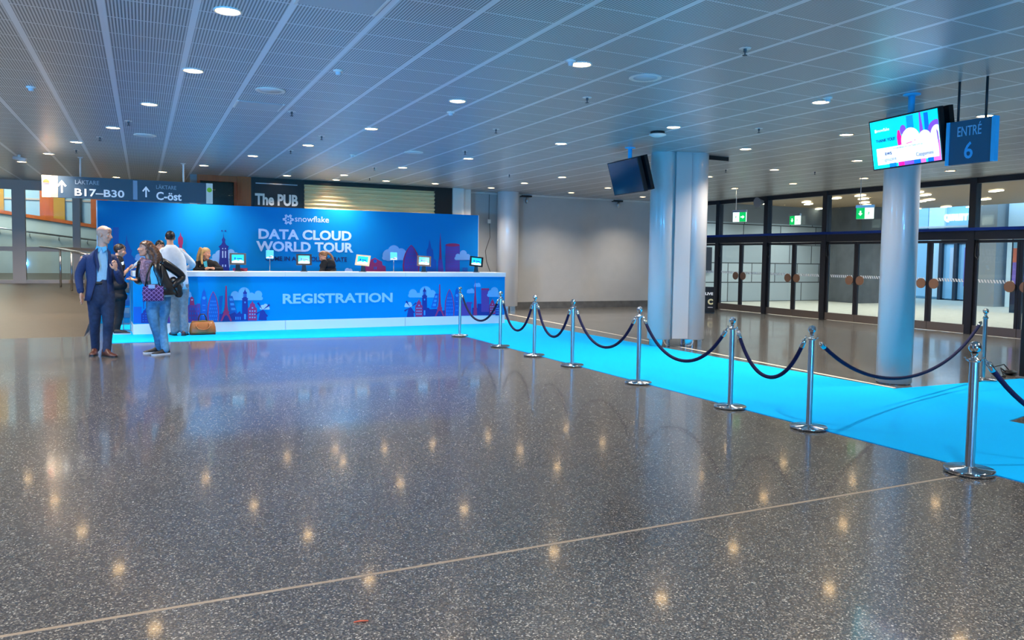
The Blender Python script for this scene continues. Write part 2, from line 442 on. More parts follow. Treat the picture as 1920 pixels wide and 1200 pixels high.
# sloping parapet of the inner stair with timber cap, handrail and timber-framed windows above
def capz(x): return 2.33-(x+1.24)*.148
mb = MB(); mb.prism([(-12, 27, 0), (1.0, 27, 0), (1.0, 27, capz(1.0)-.1), (-12, 27, capz(-12)-.1)], (0, .15, 0)); struct('wall_parapet', mb, M['parapet'])
mb = MB(); mb.prism([(-12, 26.95, capz(-12)-.1), (1.0, 26.95, capz(1)-.1), (1.0, 26.95, capz(1)), (-12, 26.95, capz(-12))], (0, .25, 0)); struct('trim_parapet_cap', mb, M['orange'])
hr = thing('wall_handrail', 'steel handrail on brackets along the pale sloping wall behind the glass partition', 'handrail', (-6, 26.9, 0))
mb = MB(); mb.tube([(-1.0, 0, 1.9+.66), (4.9, 0, 1.84)], .028, 10); mb.build('rail', M['steelb'], hr)
for k in range(7):
    x = .0+k*.75; z = 2.56-(x+1)*.122
    mb = MB(); mb.tube([(x, .1, z-.14), (x, .01, z-.12), (x, 0, z-.02)], .014, 8); mb.build('bracket', M['steelb'], hr)
for i, (x0, x1, col) in enumerate(((-2.78, -2.42, 'orange'), (-2.42, -2.12, 'yellow'), (-1.42, -.95, 'orange'), (-4.1, -3.7, 'yellow'), (-1.75, -1.66, 'blackp'))):
    mb = MB(); mb.box((x0, 27.4, 1.0), (x1, 27.5, 5.2)); struct('trim_stair_post', mb, M[col])
for k, (x0, x1) in enumerate(((-3.7, -2.78), (-2.12, -1.42))):
    w = thing('window_%d' % (k+6), None, None, (x0, 27.45, 0), kind='structure')
    mb = MB(); mb.box((0, 0, 2.2), (x1-x0, .02, 5.2)); mb.build('pane', mat('pale stair hall glazing', (150, 176, 190), .15), w)
    mb = MB(); mb.box((0, -.03, 3.05), (x1-x0, .03, 3.1)); mb.build('transom', M['brownf'], w)
lamp('stair_hall_fill', 'AREA', (-4, 29.5, 5.1), 500, (1, .95, .88), aim=(-4, 29.5, 0), size=3)  # two area lights added without fittings to brighten the stair hall
lamp('stair_hall_fill', 'AREA', (-4, 25.7, 5.1), 420, (1, .93, .85), aim=(-4, 25.7, 0), size=1.6, sizey=1.6)
# free handrail on the ramp in front of the partition
rl = thing('ramp_handrail', 'double steel handrail on thin posts running down the ramp beside the glass partition', 'handrail', (-1.9, 23.3, 0))
def rz_(y): return RS*(y-15.7)
pp = [(-2.45, 24.05), (-1.95, 23.4), (-1.66, 22.7), (-.99, 21.0)]
for off in (0, .16):
    mb = MB(); mb.tube([(x+1.9+off, y-23.3, rz_(y)+1.0-off*.1) for x, y in pp], .024, 10); mb.build('rail', M['steelb'], rl)
for x, y in ((-1.93, 23.35), (-1.62, 22.6), (-1.25, 21.66)):
    mb = MB(); mb.cyl((x+1.9, y-23.3, rz_(y)-.01), (x+1.9, y-23.3, rz_(y)+.985), .026, 12); mb.build('post', M['steelb'], rl)

# ---- entrance facade at X 16.3: double doors between dark mullions
FX = 16.3
MY = [20.6, 19.06, 16.99, 14.86, 12.83, 10.84, 8.78, 6.72, 4.66, 2.6, .55]
for y in MY[1:]:
    mb = MB(); mb.box((FX-.07, y-.075, 0), (FX+.1, y+.075, CZ)); struct('trim_mullion', mb, M['frame'])
mb = MB(); mb.box((FX-.05, .55, 3.27), (FX+.08, 20.6, CZ)); struct('trim_head', mb, M['frame'])
mb = MB(); mb.box((FX-.06, .55, 2.06), (FX+.08, 20.6, 2.25)); struct('trim_transom', mb, M['frame'])
mb = MB(); mb.box((FX-.12, .55, 2.25), (FX+.08, 20.6, 2.315)); struct('trim_transom_flange', mb, M['flange'])
stripe = mat('frosted safety stripe', (214, 220, 232), .6)
for i in range(10):
    ya, yb = MY[i]-(.0 if i == 0 else .075), MY[i+1]+.075
    w = thing('window_%d' % (i+10), None, None, (FX, yb, 0), kind='structure')
    mb = MB(); mb.box((0, 0, 2.315), (.012, ya-yb, 3.27)); mb.build('pane', M['glass'], w)
    d = thing('door_%d' % (i+1), None, None, (FX, yb, 0), kind='structure')
    span = ya-yb; half = span/2
    leaves = ((0, half), (half, span)) if i else ((0, span),)
    for li, (a, b) in enumerate(leaves):
        mb = MB()
        mb.box((-.03, a+.005, .012), (.03, b-.005, .2)); sil = mb.build('kick_plate', M['sill'], d)
        mb = MB(); mb.box((-.025, a+.005, .2), (.025, a+.065, 2.05)); mb.box((-.025, b-.065, .2), (.025, b-.005, 2.05)); mb.box((-.025, a+.065, 1.99), (.025, b-.065, 2.05))
        lf = mb.build('leaf_frame', M['frame'], d)
        mb = MB(); mb.box((-.005, a+.06, .2), (.005, b-.06, 1.99)); pn = mb.build('pane', M['glass'], d)
        mb = MB(); y = a+.09
        while y < b-.14:
            mb.prism([(-.008, y, 1.13), (-.008, y+.035, 1.13), (-.008, y+.07, 1.2), (-.008, y+.035, 1.2)], (.002, 0, 0)); y += .065
        mb.build('safety_marking', stripe, pn)
        if i:
            hy = (b-.16) if li == 0 else (a+.16)
            for sx_ in (-1,):
                mb = MB(); mb.tube([(sx_*.045, hy, 1.07), (sx_*.07, hy, 1.07)], .115, 24); mb.build('push_disc', M['wood'], d)
                mb = MB(); mb.tube([(sx_*.02, hy, 1.07), (sx_*.05, hy, 1.07)], .03, 12); mb.build('push_disc_mount', M['steelb'], d)
    mb = MB(); cy = span-.09
    mb.tube([(-.06, cy+.01, 2.05), (-.1, cy-.03, 1.9), (-.11, cy-.06, 1.72), (-.1, cy-.02, 1.63), (-.11, cy+.03, 1.7), (-.1, cy+.03, 1.9), (-.06, cy+.02, 2.05)], .009, 6)
    mb.build('cable_loop', M['plastic'], d)

# ---- outside
mb = MB(); mb.box((16.3, -40, -.3), (90, 70, -.005)); struct('ground', mb, M['paving'])
mb = MB(); mb.box((16.45, -12, 3.62), (26.9, 30, 3.95)); struct('ceiling_canopy', mb, M['soffit'])
mb = MB(); mb.box((16.45, 22.3, -.005), (26.6, 22.7, 2.95)); struct('wall_outside', mb, M['stone'])
mb = MB(); mb.box((16.45, 22.25, 2.95), (26.6, 22.7, 3.62)); struct('wall_outside_upper', mb, mat('smooth grey fascia', (112, 118, 124), .6))
mb = MB(); mb.box((17.6, 22.2, 1.1), (18.7, 22.296, 2.0)); mb.mi = 1; mb.box((17.75, 22.19, 1.25), (18.1, 22.21, 1.85)); mb.mi = 0
nb = mb.build('notice_board', [M['frame'], M['signwh']]); tag(nb, 'dark notice board with a white sheet on the stone wall beyond the farthest doors', 'notice board')
p0 = at_z(1585, 567, 0); p1 = at_z(1646, 567, 0)
mb = MB(); mb.box((p0.x, p0.y-.6, -.005), (p0.x+1.6, p0.y+.8, 3.62)); o = mb.build('canopy_pillar', M['concrete']); tag(o, 'broad dark concrete pillar outside the doors, left of the round white column', 'pillar')
q = at_z(1614, 564, 0)
mb = MB(); mb.cyl((q.x-.75, q.y-.85, 0), (q.x-.75, q.y-.85, 2.7), .09, 14); o = mb.build('drain_pipe', mat('teal pipe', (40, 110, 128), .4)); tag(o, 'slim teal pipe standing in front of the broad dark concrete pillar', 'pipe')

# hotel front across the forecourt
HX = 30.5
def hy(px, py=450): return at_x(px, py, HX).y
hb = thing('hotel_building', 'pale blue hotel front across the forecourt, right of the slim round column', 'building', (HX, 20, 0))
mb = MB(); mb.box((.3, -45, 0), (14, 50, 16)); mb.build('wall', mat('pale blue rendered wall', (140, 192, 224), .5), hb)
for a, b, nm, m, dp in ((1735, 1764, 'white_panel', mat('white blue panel', (206, 232, 246), .4), .12), (1690, 1733, 'blue_panel', mat('mid blue panel', (158, 202, 232), .4), .1), (1900, 1990, 'white_panel', mat('white blue panel', (206, 232, 246), .4), .12)):
    mb = MB(); mb.box((.3-dp, hy(b)-20, .1), (.3, hy(a)-20, 5.5)); mb.build(nm, m, hb)
mb = MB(); mb.box((.1, hy(1845)-20, 2.35), (.32, hy(1762)-20, 2.7)); mb.build('canopy_band', M['frame'], hb)
mb = MB()
for px in (1764, 1792, 1814): mb.box((.0, hy(px)-20-.07, 0), (.3, hy(px)-20+.07, 2.4))
mb.build('door_frame', M['frame'], hb)
mb = MB(); mb.box((.15, hy(1813)-20, .05), (.28, hy(1766)-20, 2.35)); dpn = mb.build('door_glazing', mat('bluish door glazing', (150, 205, 240), .1), hb)
mb = MB(); mb.box((.12, hy(1795)-20, .9), (.15, hy(1779)-20, 2.2)); mb.build('poster', mat('white lilac poster', (214, 226, 244), .5), hb)
mb = MB(); mb.box((.12, hy(1812)-20, .6), (.15, hy(1806)-20, 2.2)); mb.build('poster', mat('violet poster', (126, 104, 200), .5), hb)
text('lettering', 'QUALITY HOTEL', (HX+.0, (hy(1773, 408)+hy(1852, 408))/2, at_x(1810, 408, HX).z), (0, -1, 0), (0, 0, 1), mat('lit white hotel letters', (255, 255, 255), .4, emit=1.3), hb, w=hy(1773, 408)-hy(1852, 408), h=.34, bold=.012, depth=.1)
mb = MB(); a = at_x(1700, 408, HX).y-20; mb.box((.1, hy(1852)-20, 3.05), (.28, a, 3.12)); mb.build('sign_rail', M['steelb'], hb)
mb = MB(); mb.box((27.7, 17.55, -.005), (28.4, 18.25, 3.9)); o = mb.build('forecourt_pillar', mat('mid grey concrete', (142, 148, 152), .7)); tag(o, 'mid grey square pillar outside the rightmost doors, left of the white one', 'pillar')
mb = MB(); mb.box((28.1, 16.75, -.005), (28.8, 17.4, 3.9)); o = mb.build('forecourt_pillar', mat('white blue panel', (206, 232, 246), .4)); tag(o, 'white blue square pillar outside the rightmost doors, right of the grey one', 'pillar')
pb = thing('poster_board', 'dark framed colourful poster board outside the rightmost doors', 'poster board', (25.0, 14.95, 0))
mb = MB(); mb.box((-.05, -.35, 0), (.05, .35, 2.6)); mb.build('frame', M['frame'], pb)
mb = MB(); mb.box((-.056, -.3, .9), (-.051, .3, 1.6)); mb.mi = 1; mb.box((-.057, -.3, 1.6), (-.051, .3, 2.05)); mb.mi = 2; mb.box((-.057, -.3, 2.05), (-.051, .3, 2.5)); mb.build('poster', [mat('violet poster', (126, 104, 200), .5), mat('orange poster', (214, 120, 90), .5), mat('sky poster', (140, 200, 240), .5)], pb)
# lamps in the outdoor canopy
lampm = mat('canopy lamp', (255, 240, 206), .4, emit=5.0)
SOF = [(1720, 360, 'first'), (1742, 374, 'third'), (1726, 377, 'fourth'), (1718, 391, 'fifth'), (1734, 365, 'second'), (1774, 387, 'lone'), (1822, 387, 'edge'), (1868, 357, 'near'), (1846, 373, 'far'), (1432, 381, 'stone'), (1512, 378, 'pair'), (1516, 382, 'pairb'), (1535, 391, 'low'), (1568, 371, 'gap'), (1613, 366, 's1'), (1619, 372, 's2'), (1621, 379, 's3'), (1624, 384, 's4')]
SL = {'first': 'nearest lit canopy lamp right of the round white column', 'second': 'second nearest lit canopy lamp right of the round white column', 'third': 'third nearest lit canopy lamp right of the round white column', 'fourth': 'canopy lamp touching the right edge of the round column, upper one', 'fifth': 'canopy lamp touching the right edge of the round column, lowest one', 'lone': 'small canopy lamp above the white hotel letters', 'edge': 'small canopy lamp half hidden by the right mullion', 'near': 'large canopy lamp seen through the rightmost transom pane, upper one', 'far': 'canopy lamp seen through the rightmost transom pane, lower one', 'stone': 'canopy lamp beside the round wall speaker over the doors', 'pair': 'upper canopy lamp of the pair in the middle transom pane', 'pairb': 'lower canopy lamp of the pair in the middle transom pane', 'low': 'farthest canopy lamp at the right of the middle transom pane', 'gap': 'lone canopy lamp left of the down arrow exit sign', 's1': 'uppermost canopy lamp above the down arrow exit sign', 's2': 'second canopy lamp above the down arrow exit sign', 's3': 'third canopy lamp above the down arrow exit sign', 's4': 'lowest canopy lamp above the down arrow exit sign'}
for px, py, k in SOF:
    p = at_z(px, py, 3.6)
    mb = MB(); mb.box((-.09, -.22, -.03), (.09, .22, .0)); o = mb.build('canopy_lamp', lampm); o.location = p; o.rotation_euler = (0, 0, -.5)
    tag(o, SL[k], 'ceiling light', 'lamps in the canopy outside')
for x in (18.4, 21.8, 25.2):
    for y in (4.5, 9, 13.5, 17.6, 20.6): lamp('canopy_light', 'SPOT', (x, y, 3.5), 270, (1, .95, .86), aim=(x, y, 0), size=.12, spot=2.7, blend=.6)
# ================================================================== CEILING FITTINGS
def make_downlight():
    t = thing('downlight', '', 'ceiling light', (0, 0, CZ), 0, 'round downlights in the hall ceiling')
    mb = MB(); mb.lathe([(.088, .02), (.105, .0), (.108, -.008), (.098, -.012), (.086, -.004), (.084, .02)], n=28); mb.build('trim_ring', M['trimw'], t)
    mb = MB(); mb.lathe([(.0, -.004), (.085, -.004), (.085, .01), (0, .01)], n=28); mb.build('lens', M['led'], t)
    return t
ORD = ['nearest', 'second', 'third', 'fourth', 'fifth', 'sixth', 'seventh', 'eighth']
ROWS = [
 ('in the leftmost row, above the two talking people', [(427,20),(362,132),(280,195),(212,239),(143,266),(91,288),(41,303)]),
 ('in the second row from the left', [(1090,120),(858,189),(696,241),(578,272),(474,292),(382,310),(305,322),(218,332)]),
 ('in the third row, over the blue backdrop', [(1539,191),(1263,238),(1052,269),(878,297),(755,314),(645,328)]),
 ('in the row over the hanging screens', [(1847,217),(1587,252),(1398,279),(1054,332),(983,343),(921,352)]),
 ('in the row midway between columns and doors', [(1607,301),(1452,318),(1328,331),(1140,352),(1071,361)]),
 ('in the row along the entrance doors', [(1782,320),(1620,334),(1487,344),(1378,353),(1205,369)]),
 ('along the corrugated shutter, counted from the pub sign', [(538,329),(630,337),(724,339),(816,344)]),
]
first = None
for nm, pts in ROWS:
    for k, (px, py) in enumerate(pts):
        p = at_z(px, py, CZ); p.z = CZ
        w = ('first' if k == 0 else ORD[k]) if 'counted' in nm else (ORD[k]+(' from the front' if k else ''))
        lab = 'ceiling downlight, %s %s' % (w, nm)
        if first is None: first = make_downlight(); o = first; o.location = p; o['label'] = lab
        else: o = dup(first, p, None, lab)
        lamp('downlight_beam', 'SPOT', (p.x, p.y, CZ-.03), DL_POWER, WARM, aim=(p.x, p.y, 0), size=.07, spot=2.2, blend=1.0)
# the same rows carry on behind the photographer (lamps only, outside the picture)
for x in (-9, -5.5, -2.4, .7, 3.9, 7.2, 10.4, 13.6):
    for y in (4.3, 2.1, 0, -3, -6):
        if (x > .5 and y > 3): continue
        lamp('downlight_beam', 'SPOT', (x, y, CZ-.03), DL_POWER, WARM, aim=(x, y, 0), size=.07, spot=2.2, blend=1.0)
for x in (-9, -5.5, -2.9):
    for y in (6.4, 8.6, 10.9, 13.2, 15.2, 17.4, 19.6, 22): lamp('downlight_beam', 'SPOT', (x, y, CZ-.03), DL_POWER, WARM, aim=(x, y, 0), size=.07, spot=2.2, blend=1.0)

def fitting(px, py): p = at_z(px, py, CZ); p.z = CZ; return p
sp0 = None
for px, py, lab in ((1210,145,'round pale ceiling speaker grille, nearest one, above the dark hanging screen'), (507,169,'round pale ceiling speaker grille in the left bay before the flat white vent'), (272,253,'round pale ceiling speaker grille over the white shirted man'), (776,285,'round pale ceiling speaker grille above the backdrop middle')):
    if sp0 is None:
        sp0 = thing('ceiling_speaker', lab, 'ceiling speaker', fitting(px, py), 0, 'round ceiling speakers')
        mb = MB(); mb.lathe([(.125, .01), (.165, .0), (.168, -.01), (.16, -.014), (.124, -.008)], n=32); mb.build('rim', M['trimw'], sp0)
        mb = MB(); mb.lathe([(0, -.009), (.126, -.006), (.126, .01), (0, .01)], n=32); mb.build('grille', M['grille'], sp0)
    else: dup(sp0, fitting(px, py), None, lab)
sk0 = None
for px, py, lab in ((1397,91,'sprinkler head nearest the camera, to the left above the lit screen'), (1101,183,'sprinkler head behind the first downlight of the second row'), (930,242,'sprinkler head over the right end of the counter'), (1423,241,'sprinkler head right of the paired white columns'), (547,209,'sprinkler head in front of the leftmost white vent panel'), (603,255,'sprinkler head above the backdrop lettering'), (545,282,'sprinkler head just above the pub sign'), (872,283,'sprinkler head beside the downlight over the counter end'), (1361,318,'sprinkler head between the columns and the exit signs'), (241,227,'sprinkler head beside the fourth downlight of the leftmost row'), (187,257,'sprinkler head beside the fifth downlight of the leftmost row'), (143,281,'sprinkler head above the left rod of the stand sign'), (955,327,'sprinkler head just before the far white column'), (1528,322,'sprinkler head between the two hanging exit signs'), (693,334,'sprinkler head above the corrugated shutter'), (702,314,'sprinkler head above the backdrop, farther one')):
    if sk0 is None:
        sk0 = thing('sprinkler', lab, 'sprinkler', fitting(px, py), 0, 'sprinkler heads in the ceiling')
        mb = MB(); mb.lathe([(.0, -.002), (.05, -.004), (.054, .0), (.02, .02)], n=20); mb.build('cover_plate', M['trimw'], sk0)
        mb = MB(); mb.lathe([(.014, 0), (.014, -.03), (.006, -.035), (.006, -.055), (.022, -.057), (.022, -.062), (0, -.063)], n=14); mb.build('nozzle', mat('tarnished brass', (90, 92, 96), .4, .7), sk0)
    else: dup(sk0, fitting(px, py), None, lab)
# small detectors
dt0 = None
for px, py, lab in ((634,132,'small white ceiling detector above the backdrop lettering'), (845,210,'small white ceiling detector below the second downlight of the second row'), (58,163,'small white ceiling detector at the far left'), (660,290,'small white ceiling detector before the shutter'), (1070,114,'small ceiling detector touching the nearest downlight of the second row'), (1552,183,'small ceiling detector touching the nearest downlight of the third row')):
    if dt0 is None:
        dt0 = thing('ceiling_detector', lab, 'detector', fitting(px, py), 0, 'small ceiling detectors')
        mb = MB(); mb.lathe([(.05, 0), (.05, -.012), (.03, -.016)], n=20); mb.build('base', M['trimw'], dt0)
        mb = MB(); mb.lathe([(.03, -.014), (.026, -.045), (.0, -.05)], n=20); mb.build('dome', M['grille'], dt0)
    else: dup(dt0, fitting(px, py), None, lab)
sd = thing('smoke_detector', 'white dish shaped detector hanging below the ceiling before the paired columns', 'smoke detector', fitting(1233, 247))
mb = MB(); mb.lathe([(.03, 0), (.03, -.03), (.12, -.036), (.125, -.05), (.06, -.075), (0, -.08)], n=28); mb.build('dish', M['trimw'], sd)
mb = MB(); mb.cyl((0, 0, .005), (0, 0, -.034), .105, 24); mb.build('collar', M['plastic'], sd)
# flat access panels
for a, b, c_, d_, lab in ((1.05, 1.62, 5.45, 5.93, 'flat unperforated access panel at the top edge of the ceiling'), (1.08, 1.6, 10.02, 10.45, 'flat white access panel above the left half of the backdrop')):
    t = thing('access_panel', lab, 'access panel', (a, c_, CZ), 0, 'flat access panels in the ceiling')
    mb = MB(); mb.box((0, 0, -.012), (b-a, d_-c_, .0)); mb.build('plate', mat('plain grey plate', (176, 178, 182), .35, .2), t)
    mb = MB(); mb.box((-.02, -.02, -.016), (0, d_-c_+.02, 0)); mb.box((b-a, -.02, -.016), (b-a+.02, d_-c_+.02, 0)); mb.build('edge_strip', M['trimw'], t)
p = fitting(36, 290); cm = thing('security_camera', 'small pale security camera on the ceiling at the far left, by the last downlight', 'security camera', p)
mb = MB(); mb.cyl((0, 0, 0), (0, 0, -.07), .03, 12); mb.build('mount', M['trimw'], cm)
mb = MB(); mb.tube([(-.1, .03, -.06), (.12, -.04, -.1)], .04, 14); mb.build('housing', M['trimw'], cm)
p = fitting(1332, 292); cm = thing('corner_bracket', 'dark wedge shaped bracket under the ceiling right of the paired columns', 'bracket', p)
mb = MB(); mb.prism([(-.1, -.04, 0), (.42, 0, 0), (-.1, .05, 0)], (0, 0, -.07)); mb.build('wedge', M['plastic'], cm)
# sensors on the far grey wall
for px, py, lab in ((984, 366, 'small dark wall sensor high on the grey wall, right of the far column'), (1155, 374, 'small dark wall sensor high on the grey wall, under the dark screen')):
    p = at_y(px, py, 20.6); t = thing('wall_sensor', lab, 'sensor', (p.x, 20.6, 3.3), 0, 'sensors on the grey wall')
    mb = MB(); mb.box((-.16, -.16, .01), (.16, 0, .06)); mb.build('bracket', M['plastic'], t)
    mb = MB(); mb.ell((.02, -.1, -.09), (.05, .05, .09)); mb.build('sensor_head', M['steelb'], t)
p = at_x(1431, 375, 16.15); t = thing('wall_speaker', 'round grey loudspeaker fixed high on the mullion over the entrance doors', 'loudspeaker', (16.15, 17.05, 3.22))
mb = MB(); mb.tube([(.0, 0, 0), (-.12, 0, -.01), (-.2, 0, -.02)], [.06, .1, .15], 24); mb.build('horn', mat('grey speaker', (132, 138, 146), .5), t)
mb = MB(); mb.box((-.02, -.03, -.03), (.09, .03, .03)); mb.build('bracket', M['frame'], t)
# cable on the grey wall
cb = thing('wall_cable', 'thin pale cable and socket hanging down the grey wall left of the far column', 'cable', (9.1, 20.6, 0))
mb = MB(); mb.tube([(0, -.02, 3.38), (0, -.02, 2.6), (.02, -.02, 2.5), (.04, -.02, 2.1), (-.1, -.02, 1.7), (-.06, -.02, 1.4), (.06, -.02, 1.1), (.06, -.02, .2)], .009, 6); mb.build('cord', mat('grey cable', (96, 92, 88), .6), cb)
mb = MB(); mb.box((-.05, -.05, 2.5), (.05, 0, 2.62), .01); mb.build('socket', M['trimw'], cb)

# ================================================================== COLUMNS
def column(x, y, r, lab, plinth=True):
    t = thing('round_column', lab, 'column', (x, y, 0), 0, 'round white columns')
    b = .13 if plinth else .012
    mb = MB(); mb.lathe([(r-.01, b), (r, b+.012), (r, CZ-.02), (r-.004, CZ-.001)], n=48); mb.build('shaft', M['colw'], t)
    mb = MB(); mb.lathe([(r-.035, 0), (r-.035, b+.01)], n=40); mb.build('plinth', M['steel'], t)
    return t
def behind(px, py, r):
    p = at_z(px, py, 0); d = Vector((p.x, p.y, 0)).normalized(); return p+d*r
p = behind(950, 583, .31); column(p.x, p.y, .31, 'round white column at the far end, rising beside the counter end')
pl = behind(1236, 651, .22); column(pl.x, pl.y, .22, 'left round column of the pair behind the ropes')
pr = behind(1295, 651, .225); column(pr.x, pr.y, .225, 'right round column of the pair behind the ropes')
cp = tag(None or thing('column_panel', 'narrow pale cladding panel joining the paired columns', 'panel', ((pl.x+pr.x)/2, (pl.y+pr.y)/2, 0), math.atan2(pr.y-pl.y, pr.x-pl.x)))
L2 = (pr-pl).length/2
mb = MB(); mb.box((-.13, -.215, .15), (.15, .19, CZ-.001)); mb.build('cladding', M['colw'], cp)
p = behind(1675, 722, .21); column(p.x, p.y, .21, 'slim round column standing in front of the entrance doors, below the lit screen', False)

# ================================================================== HANGING SCREENS AND SIGNS
def screen(lab, X, Y, Z, yaw, tilt, lit):
    n = Vector((-math.cos(yaw), -math.sin(yaw), 0)); R = (-n).cross(Vector((0, 0, 1))); U = Vector((0, 0, 1))*math.cos(tilt)+n*math.sin(tilt); N = R.cross(U)
    t = thing('hanging_screen', lab, 'screen', (X, Y, CZ), 0, 'screens hanging from the ceiling')
    C = Vector((0, 0, Z-CZ)); w, h = .5, .285
    back = C-N*.05
    mb = MB(); mb.obox(C-N*.03, R*w, U*h, N*.03); mb.obox(C-N*.085, R*(w-.08), U*(h-.06), N*.03); mb.build('housing', M['plastic'], t)
    # twin screen behind, facing the other way and tilted too
    C2 = C-N*.16
    mb = MB(); mb.obox(C2, R*w, U*h, N*.03); mb.build('rear_screen', M['plastic'], t)
    mb = MB(); mb.obox((C+C2)/2+Vector((0, 0, .05)), R*.1, Vector((0, 0, .12)), n*.045); mb.build('bracket', M['frame'], t)
    pc = (C+C2)/2
    mb = MB(); mb.cyl((pc.x, pc.y, Z-CZ+.1), (pc.x, pc.y, -.005), .035, 16); mb.lathe([(.09, 0), (.09, -.012), (.035, -.02)], c=(pc.x, pc.y, 0), n=24); mb.build('pole', M['entree'], t)
    S = .965
    mb = MB(); q = [C+N*.001+R*(a*w*.965)+U*(b*h*.94) for a, b in ((-1, -1), (1, -1), (1, 1), (-1, 1))]; mb.prism(q, N*.002)
    if not lit: mb.build('display', M['dkscreen'], t); return t
    pic = [('cyan glow', (0, 214, 240)), ('white glow', (240, 252, 255)), ('magenta glow', (240, 20, 150)), ('violet glow', (130, 80, 210)), ('blue glow', (0, 110, 220)), ('teal glow', (0, 150, 200)), ('pink glow', (250, 120, 220))]
    ms = [mat('screen '+a, c, .3, emit=.95) for a, c in pic]
    disp = mb.build('display', ms[0], t)
    def uv(x, y, l): # x 0..1 left to right, y 0..1 top to bottom
        return C+N*(.003+.0008*l)+R*((2*x-1)*w*.965)+U*((1-2*y)*h*.94)
    mb = MB()
    def poly(i, l, pts): mb.mi = i; mb.face([uv(min(1, max(0, x)), min(1, max(0, y)), l) for x, y in pts])
    def disc(i, l, x, y, rx, ry, a0=0, a1=2*PI, k=22): mb.mi = i; mb.face([uv(min(1, x+rx*math.cos(a0+(a1-a0)*j/k)), y-ry*math.sin(a0+(a1-a0)*j/k), l) for j in range(k+(a1-a0 < 6.2))])
    poly(5, 1, [(.56, .02), (.66, .02), (.66, .5), (.56, .5)]); poly(3, 1, [(.745, 0), (.765, 0), (.79, .4), (.735, .4)])
    poly(4, 1, [(.81, .03), (.87, .03), (.87, .5), (.81, .5)]); disc(3, 1, .97, .4, .12, .2)
    disc(3, 1, .5, .28, .045, .1); poly(2, 1, [(.42, .27), (.445, .27), (.47, .4), (.47, .66), (.45, .56), (.43, .66), (.41, .66), (.4, .4)])
    disc(1, 2, .6, .52, .14, .26); disc(1, 2, .8, .56, .1, .2); disc(1, 2, .97, .52, .09, .22)
    poly(1, 2, [(.07, .58), (.44, .58), (1, .58), (1, .93), (.07, .93)])
    poly(2, 3, [(.53, .56), (.62, .545), (.62, .56), (.53, .575)]); poly(2, 3, [(.65, .53), (.665, .51), (.668, .545)])
    for k, (a, b, i) in enumerate(((.25, .36, 4), (.39, .48, 2), (.48, .62, 3), (.62, .76, 4), (.72, .79, 6), (.82, .9, 4), (.9, 1, 6))): poly(i, 3+k*.1, [(a, .92), (b, .92), (b, 1), (a, 1)])
    poly(3, 3, [(.965, .38), (.985, .44), (1, .9), (.985, .92)]); poly(6, 3.2, [(.985, .6), (1, .6), (1, 1), (.975, 1)])
    poly(1, 3, [(.07, .17), (.095, .17), (.095, .24), (.07, .24)])
    mb.build('picture', ms, disp, fix=False)
    tm = {'d': mat('screen dark text', (0, 70, 140), .4, emit=.3), 'w': ms[1], 'g': mat('screen grey text', (70, 120, 150), .4, emit=.3)}
    def wr(body, x, y, wd, m, b=.0):
        P = Vector((X, Y, CZ)); 
        o = text('caption', body, P+uv(x, y, 5), R, U, tm[m], None, w=wd*2*w*.965, bold=b, depth=.001)
        o.data.transform(XF[t.name].inverted()); o.parent = disp; XF[o.name] = XF[t.name]
    wr('snowflake', .2, .2, .2, 'w', .01); wr('THANK YOU!', .22, .42, .3, 'd', .03); wr('TO OUR SPONSORS FOR THEIR SUPPORT', .55, .625, .46, 'g', .01)
    wr('aws', .25, .71, .11, 'd', .02); wr('Capgemini', .78, .83, .24, 'd'); wr('cognizant', .25, .84, .24, 'd'); poly_ = None
    return t
screen('lit hanging screen showing a cyan and white thank you slide, beside the entrance sign', 7.6, 5.89, 2.88, -.16, .17, True)
screen('switched off dark hanging screen left of the paired columns', 7.31, 10.91, 2.9, -.07, .28, False)

en = thing('entrance_sign', 'hanging slate blue sign reading ENTRÉ 6 at the upper right', 'sign', (7.57, 5.1, 0))
mb = MB(); mb.box((-.02, -.22, 2.545), (.02, .22, 2.985)); mb.build('sign_board', M['entre'], en)
mb = MB(); mb.box((-.03, .22, 2.545), (.03, .255, 2.985)); mb.build('edge_strip', M['entree'], en)
mb = MB(); mb.box((-.03, -.26, 2.545), (.03, -.22, 2.985)); mb.build('edge_strip', M['entree'], en)
text('lettering', 'ENTRÉ', (7.549, 5.11, 2.89), (0, -1, 0), (0, 0, 1), M['entret'], en, w=.25, h=.125, bold=.005)
text('numeral', '6', (7.549, 5.11, 2.68), (0, -1, 0), (0, 0, 1), mat('bright blue numeral', (70, 190, 250), .5), en, w=.09, h=.17, bold=.012)
for y in (.15, -.14):
    mb = MB(); mb.cyl((0, y, 2.985), (0, y, CZ-.001), .012, 12); mb.build('hanging_rod', M['frame'], en)

ls = thing('stand_sign', 'long hanging sign reading LÄKTARE B17–B30 and C-öst over the backdrop left end', 'sign', (-1.75, 17.7, 0), math.radians(-.5))
SW = 3.12; sz0, sz1 = 2.575, 3.0
mb = MB(); mb.box((.27, -.05, sz0), (SW-.13, .05, sz1)); mb.build('sign_board', M['signdk'], ls)
mb = MB(); mb.box((0, -.055, sz0), (.145, .055, sz1)); mb.build('end_panel', M['signlt'], ls)
mb = MB(); mb.box((SW-.13, -.055, sz0), (SW, .055, sz1)); mb.build('end_panel', M['signlt'], ls)
mb = MB(); mb.box((.145, -.053, sz0), (.27, .053, sz1)); mb.build('end_panel', mat('warm grey sign end', (150, 138, 118), .4), ls)
mb = MB(); mb.box((1.6, -.054, sz0+.02), (1.68, .054, sz1-.02)); mb.build('divider', mat('pale blue grey divider', (140, 156, 176), .4), ls)
mb = MB()
